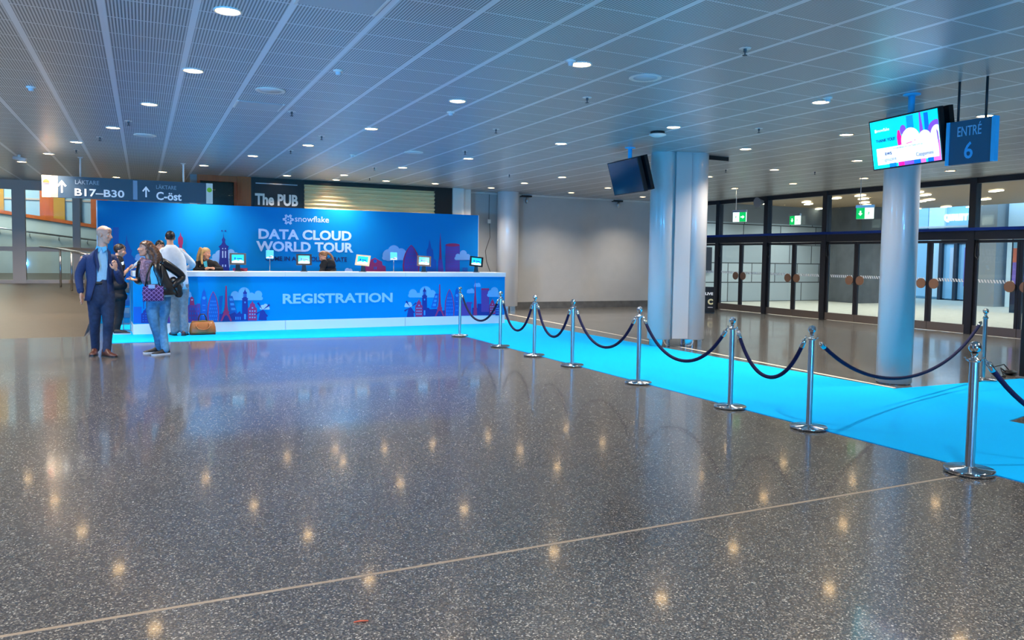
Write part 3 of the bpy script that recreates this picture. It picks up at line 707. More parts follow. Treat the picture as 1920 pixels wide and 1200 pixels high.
def discp(mb, x, z, r, y, mi, a0=0, a1=2*PI, k=24):
    mb.mi = mi; mb.face([(x+r*math.cos(a0+(a1-a0)*j/k), y, z+r*math.sin(a0+(a1-a0)*j/k)) for j in range(k+(a1-a0 < 6.2))])
discp(mb, .075, 2.87, .055, -.056, 0, 0, PI); 
mb.mi = 1; mb.face([(.02, -.056, 2.85), (.13, -.056, 2.85), (.13, -.056, 2.87), (.02, -.056, 2.87)])
mb.mi = 2; mb.face([(.02, -.056, 2.825), (.13, -.056, 2.825), (.13, -.056, 2.845), (.02, -.056, 2.845)])
mb.build('round_emblem', [mat('emblem orange', (236, 110, 30), .5), mat('emblem red', (200, 50, 30), .5), mat('emblem navy', (60, 40, 70), .5)], ls, fix=False)
mb = MB(); mb.mi = 0; discp(mb, SW-.065, 2.86, .05, -.056, 0); mb.build('round_emblem', mat('emblem lime', (150, 204, 30), .5), ls, fix=False)
def arrow(x, z, s):
    mb = MB(); pts = [(-.08, .02), (0, .13), (.08, .02), (.055, .0), (.016, .055), (.016, -.12), (-.016, -.12), (-.016, .055), (-.055, .0)]
    mb.prism([(x+a*s, -.053, z+b*s) for a, b in pts], (0, -.004, 0)); mb.build('arrow', M['signwh'], ls)
arrow(.34, 2.79, 1.0); arrow(1.84, 2.76, .9)
sgl = mat('grey sign lettering', (150, 160, 170), .5); T = XF[ls.name]
def wsign(b, x, z, w, h, m, bo): text('lettering', b, T @ Vector((x, -.053, z)), (1, 0, 0), (0, 0, 1), m, ls, w=w, h=h, bold=bo)
wsign('LÄKTARE', .78, 2.905, .42, .10, sgl, .005); wsign('B17–B30', 1.0, 2.695, .88, .15, M['signwh'], .02)
wsign('LÄKTARE', 2.22, 2.88, .38, .095, sgl, .005); wsign('C-öst', 2.27, 2.69, .48, .17, M['signwh'], .025)
for x in (.66, 2.55):
    mb = MB(); mb.cyl((x, 0, sz1), (x, 0, CZ-.001), .018, 12); mb.lathe([(.05, 0), (.05, -.01), (.02, -.02)], c=(x, 0, CZ-.001), n=16); mb.build('hanging_rod', M['trimw'], ls)

grn = mat('exit sign green', (0, 190, 90), .4, emit=.9); wht = mat('exit sign white', (232, 255, 244), .4, emit=1.1)
def exit_sign(lab, px, py, X, kind, rod=True, w=.36, h=.24):
    p = at_x(px, py, X)
    t = thing('exit_sign', lab, 'exit sign', (p.x, p.y, p.z), .35 if rod else 0, 'green exit signs')
    mb = MB(); mb.box((-.02, -w/2, -h/2), (.02, w/2, h/2)); mb.build('light_box', wht, t)
    mb = MB(); mb.box((-.035, -w/2-.01, h/2), (.035, w/2+.01, h/2+.06)); mb.build('housing', M['steelb'], t)
    gy = (-w/2, 0) if kind == 'right' else (0, w/2)
    mb = MB(); mb.box((-.023, gy[0], -h/2), (-.02, gy[1], h/2)); mb.build('green_panel', grn, t)
    mb = MB(); cy = (gy[0]+gy[1])/2; s = .6*w/2
    if kind == 'right': pts = [(.5, .16), (.0, .16), (.0, .42), (-.5, 0), (.0, -.42), (.0, -.16), (.5, -.16)]
    else: pts = [(.16, .5), (.16, 0), (.42, 0), (0, -.5), (-.42, 0), (-.16, 0), (-.16, .5)]
    mb.prism([(-.0235, cy+a*s, b*s) for a, b in pts], (-.002, 0, 0)); mb.build('arrow', wht, t)
    mb = MB(); c2 = -cy; mb.prism([(-.021, c2+a*s, b*s) for a, b in ((.3, .5), (-.3, .5), (-.3, -.5), (.3, -.5))], (-.001, 0, 0)); mb.mi = 1
    for q in ([(.1, .3), (.0, .3), (-.05, .1), (-.2, .05), (-.2, 0), (.0, .02), (.03, -.12), (-.12, -.3), (-.06, -.34), (.1, -.12), (.2, -.35), (.26, -.3), (.12, .0)],): mb.prism([(-.0225, c2+a*s, b*s) for a, b in q], (-.001, 0, 0))
    mb.build('running_figure', [wht, grn], t)
    if rod:
        mb = MB(); mb.cyl((0, w*.3, h/2+.06), (0, w*.3, CZ-p.z-.001), .01, 8); mb.build('hanging_rod', M['trimw'], t)
    else:
        mb = MB(); mb.box((.02, -.05, -.05), (16.3-p.x, .05, .05)); mb.build('bracket', M['frame'], t)
    return t
exit_sign('hanging green exit sign with a right pointing arrow, leftmost', 1387, 407, 13.8, 'right')
exit_sign('hanging green exit sign with a down pointing arrow, by the round column', 1622, 400, 14.2, 'down')
exit_sign('exit sign fixed at the glass without a rod, between the two hanging exit signs', 1491, 413, 16.22, 'down', False)
# ================================================================== REGISTRATION COUNTER AND BACKDROP
class Art:
    "flat print built on a vertical plane: shapes are given in the artwork's own drawing units"
    def __init__(s, root, plane, off, cols):
        s.mb = MB(); s.root = root; s.plane = plane; s.off = off; s.cols = cols; s.k = 0
        s.inv = XF[root.name].inverted(); s.o = s.inv @ ORG; s.n = s.inv.to_3x3()
    def pt(s, x, y):
        d = s.n @ ray(s.ox+x/s.sc, s.oy+y/s.sc); t = (s.plane-s.o.y)/d.y; p = s.o+d*t
        return (p.x, p.z)
    def frame(s, ox, oy, sc): s.ox, s.oy, s.sc = ox, oy, sc
    def poly(s, col, pts):
        s.k += 1; y = s.plane-s.off-.00012*s.k
        q = [s.pt(*p) for p in pts]; s.mb.mi = col
        f = s.mb.face([(a, y, b) for a, b in q])
        f.normal_update()
        if f.normal.y > 0: f.normal_flip()
    def rect(s, col, x0, y0, x1, y1): s.poly(col, [(x0, y1), (x1, y1), (x1, y0), (x0, y0)])
    def disc(s, col, x, y, rx, ry=None, a0=0, a1=2*PI, n=22):
        ry = ry or rx
        s.poly(col, [(x+rx*math.cos(a0+(a1-a0)*j/n), y-ry*math.sin(a0+(a1-a0)*j/n)) for j in range(n+(1 if a1-a0 < 6.2 else 0))])
    def cloud(s, puffs, base, col=0):
        for x, y, r in puffs: s.disc(col, x, y, r)
        x0 = min(p[0]-p[2]*.7 for p in puffs); x1 = max(p[0]+p[2]*.7 for p in puffs); y0 = min(p[1] for p in puffs)
        s.rect(col, x0, sum(p[1] for p in puffs)/len(puffs), x1, base)
        s.disc(col, x0, base-(base-puffs[0][1])*.45, (base-puffs[0][1])*.45); s.disc(col, x1, base-(base-puffs[-1][1])*.45, (base-puffs[-1][1])*.45)
    def bullet(s, cx, top, bot, hw, c0, c1, lat):
        def prof(g): return [(cx+g*hw*w, bot+(top-bot)*t*(1 if g > .9 else .97)) for t, w in ((0, .92), (.25, 1), (.5, .93), (.7, .72), (.85, .45), (.95, .2), (1, 0))]
        for g, c in ((1, c0), (.84, c1)):
            R_ = prof(g); s.poly(c, R_+[(2*cx-x, y) for x, y in R_[-2::-1]])
        n = 6
        for i in range(n):
            y = bot-(bot-top)*(.06+.12*i)
            for j in range(-2, 3):
                w = hw*(1 if i < 4 else .7)
                x = cx+(j+(.5 if i % 2 else 0))*w*.34
                if abs(x-cx) < w*.75: s.poly(lat, [(x-hw*.07, y), (x, y-(bot-top)*.045), (x+hw*.07, y), (x, y+(bot-top)*.03)])
    def eiffel(s, cx, top, bot, hw, c):
        h = bot-top
        s.poly(c, [(cx-hw*.1, top), (cx+hw*.1, top), (cx+hw*.2, top+h*.55), (cx+hw*.36, top+h*.72), (cx-hw*.36, top+h*.72), (cx-hw*.2, top+h*.55)])
        s.rect(c, cx-hw*.5, top+h*.72, cx+hw*.5, top+h*.77)
        for g in (-1, 1): s.poly(c, [(cx+g*hw*.4, top+h*.77), (cx+g*hw, bot), (cx+g*hw*.68, bot), (cx+g*hw*.3, top+h*.86), (cx, top+h*.82), (cx, top+h*.77)])
    def gable(s, cx, top, bot, hw, c, w):
        s.poly(c, [(cx-hw, bot), (cx-hw, top+(bot-top)*.4), (cx-hw*.6, top+(bot-top)*.3), (cx-hw*.55, top+(bot-top)*.18), (cx-hw*.2, top+(bot-top)*.12), (cx, top), (cx+hw*.2, top+(bot-top)*.12), (cx+hw*.55, top+(bot-top)*.18), (cx+hw*.6, top+(bot-top)*.3), (cx+hw, top+(bot-top)*.4), (cx+hw, bot)])
        for i in range(4):
            y = bot-(bot-top)*(.12+.16*i)
            for j in (-.55, 0, .55) if i < 3 else (0,): s.rect(w, cx+j*hw-hw*.14, y-(bot-top)*.07, cx+j*hw+hw*.14, y)
    def tower(s, cx, top, bot, hw, c, w):
        h = bot-top
        s.poly(c, [(cx-hw, bot), (cx-hw*.9, top+h*.36), (cx-hw*1.1, top+h*.33), (cx-hw*.6, top+h*.3), (cx-hw*.6, top+h*.17), (cx-hw*.75, top+h*.16), (cx-hw*.3, top+h*.11), (cx-hw*.08, top+h*.06), (cx, top), (cx+hw*.08, top+h*.06), (cx+hw*.3, top+h*.11), (cx+hw*.75, top+h*.16), (cx+hw*.6, top+h*.17), (cx+hw*.6, top+h*.3), (cx+hw*1.1, top+h*.33), (cx+hw*.9, top+h*.36), (cx+hw, bot)])
        for j in (-.3, .3): s.rect(w, cx+j*hw-hw*.12, top+h*.19, cx+j*hw+hw*.12, top+h*.28)
        s.rect(w, cx-hw*.25, top+h*.42, cx+hw*.25, top+h*.47); s.rect(w, cx-hw*.3, bot-h*.2, cx+hw*.3, bot-h*.04)
    def mill(s, cx, top, bot, hw, c, b):
        s.poly(c, [(cx-hw, bot), (cx-hw*.6, top+(bot-top)*.2), (cx, top), (cx+hw*.6, top+(bot-top)*.2), (cx+hw, bot)])
        for a in (.6, 2.2, 3.74, 5.3):
            ca, sa = math.cos(a)*hw*2.0, math.sin(a)*hw*2.0
            s.poly(c, [(cx, top+4), (cx+ca-sa*.12, top-sa-ca*.12), (cx+ca+sa*.12, top-sa+ca*.12)])
    def bigben(s, cx, top, bot, hw, c, w):
        h = bot-top
        s.poly(c, [(cx-hw, bot), (cx-hw, top+h*.33), (cx-hw*.8, top+h*.27), (cx-hw*.55, top+h*.12), (cx-hw*.1, top+h*.06), (cx, top), (cx+hw*.1, top+h*.06), (cx+hw*.55, top+h*.12), (cx+hw*.8, top+h*.27), (cx+hw, top+h*.33), (cx+hw, bot)])
        s.disc(w, cx, top+h*.3, hw*.55)
        for i in range(3): s.rect(w, cx-hw*.5, top+h*(.5+.15*i), cx+hw*.5, top+h*(.52+.15*i))
    def done(s, name): return s.mb.build(name, s.cols, s.root, fix=False)

A0 = Vector((-.16, 15.76, .006)); A1 = Vector((7.57, 16.15, .006)); CANG = math.atan2(A1.y-A0.y, A1.x-A0.x); CL = (A1-A0).length
ct = thing('registration_counter', 'long white and blue registration counter printed with a city skyline', 'counter', A0, CANG)
mb = MB(); mb.box((0, .0, .0), (CL, .72, .19)); mb.build('plinth', M['white'], ct)
mb = MB(); mb.box((.004, .006, .19), (CL-.004, .715, 1.07)); mb.build('front_panel', M['bluep'], ct)
mb = MB(); mb.box((-.0, -.012, 1.07), (CL+.01, .72, 1.165), .004); mb.build('worktop_band', M['white'], ct)
mb = MB()
for x in (CL*.355, CL*.684): mb.box((x-.002, -.0135, 0), (x+.002, 0, .188)); mb.box((x-.002, -.0135, 1.072), (x+.002, -.004, 1.163))
mb.build('joint', M['steelb'], ct)
acol = [mat('print cloud blue', (104, 178, 240), .45), mat('print indigo', (28, 48, 148), .45), mat('print purple', (92, 66, 164), .45), mat('print magenta', (158, 44, 112), .45), mat('print mid blue', (0, 92, 196), .45), mat('print pale blue', (52, 150, 236), .45), mat('print lilac white', (176, 206, 244), .45)]
A = Art(ct, .006, .001, acol)
A.frame(230, 490, 5.0526)
A.rect(4, 105, 430, 180, 586); A.gable(220, 440, 586, 45, 1, 4); A.rect(1, 196, 365, 203, 450); A.disc(1, 200, 372, 12)
A.rect(4, 270, 470, 600, 580); A.rect(2, 390, 470, 470, 580); A.rect(1, 320, 500, 400, 582)
A.cloud([(600, 318, 24), (622, 312, 28)], 340)
A.rect(2, 595, 412, 735, 574); A.poly(3, [(634, 415), (640, 350), (656, 332), (672, 350), (680, 415)]); A.rect(2, 700, 400, 735, 420); A.disc(6, 657, 365, 8)
for i in range(5):
    for j in range(3): A.rect(4, 606+i*26, 440+j*42, 618+i*26, 462+j*42)
A.cloud([(1064, 322, 40), (1150, 300, 54), (1285, 314, 36), (1220, 330, 34)], 368)
A.poly(4, [(915, 330), (950, 325), (930, 500), (915, 500)]); A.poly(4, [(1000, 328), (1040, 328), (1088, 500), (1012, 500)])
for i in range(3): A.poly(5, [(1010+i*8, 350+i*45), (1040+i*12, 350+i*45), (1046+i*12, 372+i*45), (1013+i*8, 372+i*45)])
A.bigben(770, 250, 574, 27, 4, 5); A.bullet(857, 283, 570, 55, 3, 4, 5)
A.poly(1, [(915, 566), (915, 500), (945, 495), (950, 480), (960, 495), (1020, 500), (1060, 480), (1080, 500), (1110, 470), (1118, 495), (1140, 495), (1140, 562)])
for i in range(3): A.rect(5, 1068+i*20, 525, 1076+i*20, 552)
A.eiffel(980, 232, 566, 56, 3); A.tower(1158, 250, 561, 28, 1, 5); A.gable(1228, 372, 560, 42, 3, 0)
A.cloud([(1322, 430, 18), (1352, 424, 22), (1374, 438, 14)], 456, 6); A.mill(1325, 456, 556, 40, 1, 4)
A.done('skyline_print'); A = Art(ct, .006, .001, acol)
A.frame(600, 490, 5.0526)
A.cloud([(880, 302, 38), (1000, 290, 54), (1062, 306, 34)], 342)
A.cloud([(822, 412, 18), (848, 406, 20)], 434, 6); A.mill(856, 432, 528, 34, 1, 4)
A.poly(1, [(1010, 522), (1010, 440), (1030, 440), (1040, 455), (1100, 450), (1150, 470), (1200, 460), (1200, 520)])
A.poly(4, [(1090, 306), (1124, 306), (1104, 440), (1050, 440)])
for i in range(3): A.poly(5, [(1092-i*10, 325+i*38), (1112-i*6, 325+i*38), (1108-i*6, 348+i*38), (1086-i*10, 348+i*38)])
A.tower(990, 234, 522, 24, 1, 5); A.gable(937, 356, 526, 34, 3, 0); A.eiffel(1133, 218, 520, 46, 3)
A.bigben(1296, 240, 515, 23, 4, 5); A.bullet(1226, 262, 518, 46, 3, 4, 5)
A.cloud([(1410, 284, 20), (1436, 278, 22)], 302); A.cloud([(1476, 224, 18), (1500, 222, 18)], 242)
A.rect(2, 1320, 400, 1430, 514); A.rect(2, 1332, 370, 1350, 402); A.rect(2, 1385, 385, 1440, 402)
A.rect(1, 1440, 440, 1620, 512); A.rect(1, 1490, 402, 1530, 445)
A.poly(3, [(1452, 510), (1456, 380), (1464, 270), (1468, 170), (1473, 270), (1480, 380), (1486, 510)])
A.rect(2, 1526, 262, 1600, 478); A.rect(3, 1526, 256, 1600, 270)
A.cloud([(1616, 300, 28), (1650, 280, 36), (1684, 310, 20)], 336)
A.gable(1631, 352, 500, 27, 3, 0); A.gable(1678, 372, 512, 18, 1, 0)
A.done('skyline_print')
def on_counter(px, py):
    inv = XF[ct.name].inverted(); o = inv @ ORG; d = inv.to_3x3() @ ray(px, py); t = (.006-o.y)/d.y; return o+d*t
a = on_counter(530, 558); b = on_counter(736, 558); zc = on_counter(632, 559).z
lt = mat('pale printed lettering', (150, 205, 250), .45)
Tc = XF[ct.name]
text('lettering', 'REGISTRATION', Tc @ Vector(((a.x+b.x)/2, .004, zc)), Tc.to_3x3() @ Vector((1, 0, 0)), (0, 0, 1), lt, ct, w=b.x-a.x, h=.205, bold=.03)

# backdrop
BY = 18.45
bd = thing('backdrop', 'tall blue printed backdrop wall with white lettering behind the registration counter', 'backdrop', (-.835, BY, 0))
BL, BH = 8.69, 2.6
mb = MB(); mb.box((0, 0, 0), (BL, .09, BH)); mb.build('panel', M['blueb'], bd)
mb = MB(); mb.box((-.022, -.004, 0), (0, .094, BH)); mb.box((BL, -.004, 0), (BL+.012, .094, BH)); mb.build('edge_profile', M['white'], bd)
bcol = [mat('backdrop cloud', (124, 170, 224), .5), mat('backdrop indigo', (22, 34, 128), .5), mat('backdrop purple', (84, 58, 156), .5), mat('backdrop magenta', (150, 34, 92), .5), mat('backdrop mid blue', (0, 84, 172), .5), mat('backdrop light', (40, 140, 224), .5), mat('backdrop lilac', (168, 190, 232), .5)]
A = Art(bd, 0.0, .001, bcol)
A.frame(120, 400, 4.286)
A.rect(4, 395, 112, 440, 520); A.poly(4, [(470, 520), (478, 330), (470, 300), (480, 285), (498, 215), (503, 165), (508, 215), (535, 285), (548, 300), (540, 330), (582, 380), (582, 520)])
A.cloud([(600, 352, 26), (628, 340, 28)], 380); A.poly(3, [(918, 250), (916, 200), (930, 180), (936, 150), (942, 180), (957, 200), (955, 250)]); A.rect(3, 925, 250, 950, 330)
A.cloud([(1215, 350, 26), (1250, 330, 34)], 470)
A.frame(400, 300, 5.453)
A.cloud([(180, 950, 38), (230, 975, 30)], 1010); A.cloud([(30, 985, 28), (60, 970, 30)], 1010); A.rect(3, 200, 1105, 350, 1140)
A.poly(1, [(48, 1140), (62, 1000), (66, 900), (52, 885), (80, 865), (92, 840), (86, 815), (100, 790), (104, 740), (108, 790), (124, 815), (118, 840), (130, 865), (160, 885), (150, 900), (152, 1000), (165, 1140)])
for x in (90, 118): A.rect(6, x, 930, x+12, 1000); A.rect(6, x, 1070, x+12, 1092); A.rect(6, x+1, 900, x+10, 912)
for x in (88, 124): A.disc(1, x, 724, 8)
A.cloud([(1370, 1130, 26), (1400, 1132, 22)], 1150, 6)
A.frame(680, 320, 6)
A.cloud([(290, 950, 66), (350, 905, 66), (430, 935, 62)], 1006)
A.poly(3, [(12, 1150), (20, 1080), (60, 1062), (95, 1000), (140, 980), (185, 1010), (215, 1022), (222, 1064), (256, 1074), (262, 1150)]); A.disc(4, 140, 1018, 20); A.rect(4, 124, 1080, 136, 1112); A.rect(4, 144, 1080, 156, 1112)
A.poly(4, [(718, 1150), (720, 890), (735, 870), (752, 770), (772, 870), (790, 890), (800, 990), (826, 1010), (830, 1150)])
A.bullet(545, 835, 1150, 96, 3, 2, 4)
A.poly(2, [(845, 1150), (850, 1020), (860, 960), (864, 830), (873, 690), (880, 830), (888, 950), (900, 1060), (912, 1150)]); A.poly(3, [(862, 1000), (866, 830), (873, 700), (880, 830), (880, 1000)])
A.rect(2, 930, 832, 1090, 1150); A.disc(3, 1010, 836, 80, 18)
for i in range(8): A.rect(4, 932, 862+i*30, 1088, 865+i*30)
A.cloud([(1070, 962, 28), (1130, 935, 40), (1180, 965, 28)], 1006)
A.rect(4, 1120, 1090, 1180, 1150)
A.done('skyline_print')
def on_bd(px, py): return at_y(px, py, BY)
ltw = mat('backdrop lettering', (196, 214, 246), .5)
def bdtext(nm, body, x0, x1, y, h, m, bold, sp=1.0):
    a, b, c = on_bd(x0, y), on_bd(x1, y), on_bd((x0+x1)/2, y)
    text(nm, body, (c.x, BY-.002, c.z), (1, 0, 0), (0, 0, 1), m, bd, w=b.x-a.x, h=h, bold=bold, space=sp)
bdtext('lettering', 'DATA CLOUD', 487, 661, 440.5, .235, ltw, .035); bdtext('lettering', 'WORLD TOUR', 483, 665, 463, .235, ltw, .035)
bdtext('lettering', 'snowflake', 553, 617, 411, .14, ltw, .008); bdtext('lettering', 'COME IN AND COLLABORATE', 499, 652, 485.5, .105, mat('backdrop dark lettering', (14, 40, 92), .5), .02)
# six-armed snow crystal emblem
e = on_bd(540.5, 411.5); mb = MB()
for k in range(6):
    an = k*PI/3+PI/2
    def rt(x, y): return (e.x+.835+x*math.cos(an)-y*math.sin(an), -.004, e.z+x*math.sin(an)+y*math.cos(an))
    mb.prism([rt(*q) for q in ((.045, -.014), (.10, -.066), (.122, -.045), (.075, 0), (.122, .045), (.10, .066), (.045, .014))], (0, .003, 0))
mb.prism([(e.x+.835+.02*math.cos(j*PI/2), -.004, e.z+.02*math.sin(j*PI/2)) for j in range(4)], (0, .003, 0))
mb.build('crystal_emblem', ltw, bd)

# carpet: one L-shaped runner
cpt = MB()
cpt.prism([(-.5, 14.4, 0), (5.57, 14.13, 0), (5.57, -6, 0), (7.66, -6, 0), (7.62, 4.62, 0), (8.6, 4.86, 0), (16.2, 4.9, 0), (16.2, 6.2, 0), (8.22, 6.36, 0), (7.98, 17.96, 0), (-.5, 17.96, 0)], (0, 0, .006))
o = cpt.build('carpet', M['carpet']); tag(o, 'bright cyan L-shaped carpet runner along the ropes and under the counter', 'carpet')

# tablets on stands
scm = [mat('tablet cyan screen', (30, 190, 250), .2, emit=.9), mat('tablet blue screen', (20, 70, 200), .2, emit=.8), mat('tablet white screen', (220, 245, 255), .2, emit=.9)]
def counter_pt(px, ly):  # point on the worktop, ly metres behind the front edge, below pixel column px
    inv = Tc.inverted(); o = inv @ ORG; d = inv.to_3x3() @ ray(px, 508); t = (ly-o.y)/d.y; q = o+d*t; return Tc @ Vector((q.x, ly, 1.165))
def tablet(px, lab, col, yaw=0.0, roll=0.0, w=.155, up=.245):
    p = counter_pt(px, .36); brg = math.atan2(p.x, p.y)
    t = thing('tablet_stand', lab, 'tablet', p, -brg+yaw, 'check-in tablets on the counter')
    fm = mat('tablet frame '+lab.split()[0], col, .4)
    mb = MB(); mb.box((-.07, -.06, 0), (.07, .08, .012), .003); mb.build('base', M['plastic'], t)
    mb = MB(); mb.prism([(-.05, .03, .01), (.05, .03, .01), (.032, .03, up-.04), (-.032, .03, up-.04)], (0, .03, 0)); mb.build('stem', M['plastic'], t)
    ti = .35; U = Vector((math.sin(roll), math.sin(ti)*.9, math.cos(ti))).normalized(); Rr = Vector((math.cos(roll), 0, -math.sin(roll))); N = Rr.cross(U)
    C = Vector((0, .01, up)); h = w*.76
    mb = MB(); mb.obox(C, Rr*w, U*h, N*.011); fr = mb.build('frame', fm, t)
    def q(x, y, l): return C+N*(.0115+.0006*l)+Rr*(x*w*.72)+U*(y*h*.72)
    mb = MB(); mb.face([q(-1, -1, 0), q(1, -1, 0), q(1, 1, 0), q(-1, 1, 0)])
    mb.mi = 2; mb.face([q(-1, -1, 1), q(1, -1, 1), q(1, -.55, 1), (q(.4, -.25, 1)), q(.1, -.5, 1), q(-.3, -.3, 1), q(-1, -.6, 1)])
    mb.mi = 1; mb.face([q(-.6, -.2, 1), q(-.35, -.2, 1), q(-.35, .35, 1), q(-.6, .35, 1)]); mb.face([q(-.2, 0, 1), q(.7, -.1, 1), q(.7, .15, 1), q(-.2, .2, 1)])
    mb.build('display', scm, t, fix=False)
tablet(446, 'charcoal framed tablet on a stand beside the blonde staff member, leftmost', (58, 58, 66))
tablet(570, 'black framed tablet on a stand under the lettering, left of the ponytailed woman', (30, 30, 36))
tablet(680, 'cream framed tablet on a stand, right of the ponytailed woman', (236, 208, 166), -.25, .08)
tablet(795, 'brown framed tablet on a stand before the pointed purple printed tower', (92, 76, 72), .1, .06)
tablet(893, 'jet framed tablet on a stand at the right end of the backdrop', (10, 10, 12), .12, .1)
def holder(px, lab):
    p = counter_pt(px, .5); t = thing('sign_holder', lab, 'sign holder', p, -math.atan2(p.x, p.y), 'sign holders on the counter')
    mb = MB(); mb.cyl((0, 0, 0), (0, 0, .28), .006, 8); mb.build('rod', M['steelb'], t)
    mb = MB(); mb.cyl((0, 0, 0), (0, 0, .008), .05, 20); mb.build('foot', M['steelb'], t)
    mb = MB(); mb.box((-.075, -.006, .26), (.075, .0, .43)); mb.build('card', mat('cyan card', (96, 206, 248), .35), t)
    mb = MB(); mb.mi = 0; mb.face([(-.07, -.0065, .265), (.07, -.0065, .265), (.07, -.0065, .31), (.03, -.0065, .325), (-.01, -.0065, .3), (-.07, -.0065, .29)]); mb.mi = 1; mb.face([(-.03, -.007, .285), (.04, -.007, .29), (.05, -.007, .3), (0, -.007, .305)])
    mb.build('card_print', [M['signwh'], acol[2]], t, fix=False)
holder(506, 'small cyan card on a slim rod stand before the word WORLD'); holder(738, 'small cyan card on a slim rod stand before the printed cloud')
p = counter_pt(456, .5); mb = MB(); mb.box((-.07, -.04, 0), (.07, .04, .045), .008); o = mb.build('box', mat('dull red box', (150, 40, 70), .6)); o.location = p; tag(o, 'small dull red box lying on the counter beside the charcoal tablet', 'box')

# leaflet rack by the left end
p = at_z(243, 622, 0); lr = thing('leaflet_rack', 'slim standing rack of leaflets beside the left end of the counter', 'leaflet rack', (at_y(243, 560, 16.5).x-.05, 16.5, .006), -.05)
mb = MB()
for x in (-.06, .06): mb.box((x-.008, 0, 0), (x+.008, .016, 1.05))
mb.build('frame', M['steelb'], lr)
mb = MB(); mb.box((-.075, -.1, 0), (.075, .14, .012)); mb.build('base', M['steelb'], lr)
for k in range(3):
    z = .25+k*.24
    mb = MB(); mb.prism([(-.055, -.05, z), (-.055, .0, z), (-.055, .0, z+.1), (-.055, -.07, z+.1)], (.11, 0, 0)); mb.build('pocket', M['acrylic'], lr)
    mb = MB(); mb.prism([(-.045, -.03, z+.01), (-.045, -.01, z+.01), (-.045, -.012, z+.2), (-.045, -.05, z+.2)], (.09, 0, 0)); o = mb.build('leaflet', mat('leaflet', ((210, 214, 220), (150, 176, 220), (196, 150, 120))[k], .5) if False else mat('leaflet %s' % ('grey', 'blue', 'tan')[k], ((190, 196, 204), (120, 160, 214), (176, 140, 116))[k], .5), lr)
# ================================================================== STANCHIONS AND ROPES
def make_stanchion(lab, pr=.026, br=.165, H=.945, ball=.036, name='stanchion', baset=.022):
    t = thing(name, lab, 'rope stanchion', (0, 0, 0), 0, 'chrome rope stanchions along the carpet')
    mb = MB(); mb.lathe([(0, 0), (br-.004, 0), (br, .004), (br, baset-.006), (br-.006, baset), (pr*1.5, baset+.004), (pr*1.35, baset+.012), (pr, baset+.014)], n=40); mb.build('base', M['steel'], t)
    mb = MB(); mb.lathe([(pr, baset), (pr, H-2*ball-.05)], n=24); mb.build('post', M['steelb'], t)
    c = H-2*ball-.05
    mb = MB(); mb.lathe([(pr*1.25, c-.012), (pr*1.35, c-.006), (pr*1.35, c+.006), (pr*.7, c+.014), (pr*.55, c+.03), (pr*.8, c+.05)], n=24)
    mb.build('collar', M['steel'], t)
    mb = MB(); mb.ell((0, 0, H-ball), (ball, ball, ball), n=24, m=16); mb.build('ball_finial', M['steel'], t)
    for s in (-1, 1):
        mb = MB(); mb.tube([(0, s*pr, c), (0, s*(pr+.03), c+.004), (0, s*(pr+.045), c+.02)], .006, 8); mb.build('hook', M['steel'], t)
    return t
SX = 5.5
SY = [13.76, 11.9, 10.63, 9.45, 7.83, 6.18, 5.13]
SN = ['farthest chrome rope stanchion, in front of the counter right end', 'second farthest chrome rope stanchion, before the counter end', 'third farthest chrome rope stanchion, clear of the counter on the grey floor', 'fourth farthest chrome rope stanchion, under the dark hanging screen', 'chrome rope stanchion just left of the paired white columns', 'chrome rope stanchion just right of the paired white columns', 'chrome rope stanchion second nearest the camera, left of the slim column']
s0 = None
for y, lab in zip(SY, SN):
    if s0 is None: s0 = make_stanchion(lab); s0.location = (SX, y, .006)
    else: dup(s0, (SX, y, .006), None, lab)
ANG = math.atan2(9.91-5.45, 6.40-5.13)
sb = dup(s0, (9.91, 6.40, .0), -ANG, 'chrome rope stanchion standing beyond the carpet before the doors at far right')
sb.location = (9.97, 6.41, .006)
sn = make_stanchion('thick chrome rope stanchion nearest the camera at the lower right', .033, .168, .965, .044, baset=.034); sn.location = (5.45, 3.57, .006); sn.rotation_euler = (0, 0, -1.9)
def rope(a, b, low, lab, zt=.83, off=.075, zt2=None):
    a = Vector((a[0], a[1], zt)); b = Vector((b[0], b[1], zt2 or zt)); d = (b-a).normalized(); dh = Vector((d.x, d.y, 0)).normalized()
    a = a+dh*off; b = b-dh*off; L = (b-a).length
    t = thing('velvet_rope', lab, 'rope', a, 0, 'navy velvet ropes between stanchions')
    sag = (a.z+b.z)/2-low; pts = []
    for i in range(33):
        u = i/32; w = 2*u-1
        k = 1-(math.cosh(1.6*w)-1)/(math.cosh(1.6)-1)
        pts.append((b-a)*u+Vector((0, 0, -sag*k)))
    mb = MB(); mb.tube(pts[1:-1], .0185, 12); mb.build('rope', M['rope'], t)
    for e0, e1, e2 in ((pts[0], pts[1], pts[2]), (pts[-1], pts[-2], pts[-3])):
        dd = (e1-e0).normalized()
        mb = MB(); mb.tube([e1-dd*.045, e1-dd*.04, e1+dd*.03, e1+dd*.035], [.014, .021, .023, .019], 14); mb.tube([e1-dd*.045, e1-dd*.075], .006, 8)
        mb.build('end_ferrule', M['steel'], t)
LOW = [.375, .34, .36, .36, .39, .40]
RN = ['rope before the counter right end, farthest', 'second farthest rope, crossing the counter corner', 'third farthest rope, brighter blue, over the cyan carpet', 'rope left of the paired white columns', 'rope passing in front of the paired white columns', 'rope between the columns pair and the slim column']
for i in range(6): rope((SX, SY[i]), (SX, SY[i+1]), LOW[i], 'navy velvet '+RN[i])
rope((SX, SY[6]), (9.97, 6.41), .27, 'long navy velvet rope crossing the carpet in front of the slim column')
rope((5.45, 3.57), (7.75, 3.0), .27, 'navy velvet rope running out of the picture from the nearest stanchion', zt=.86)
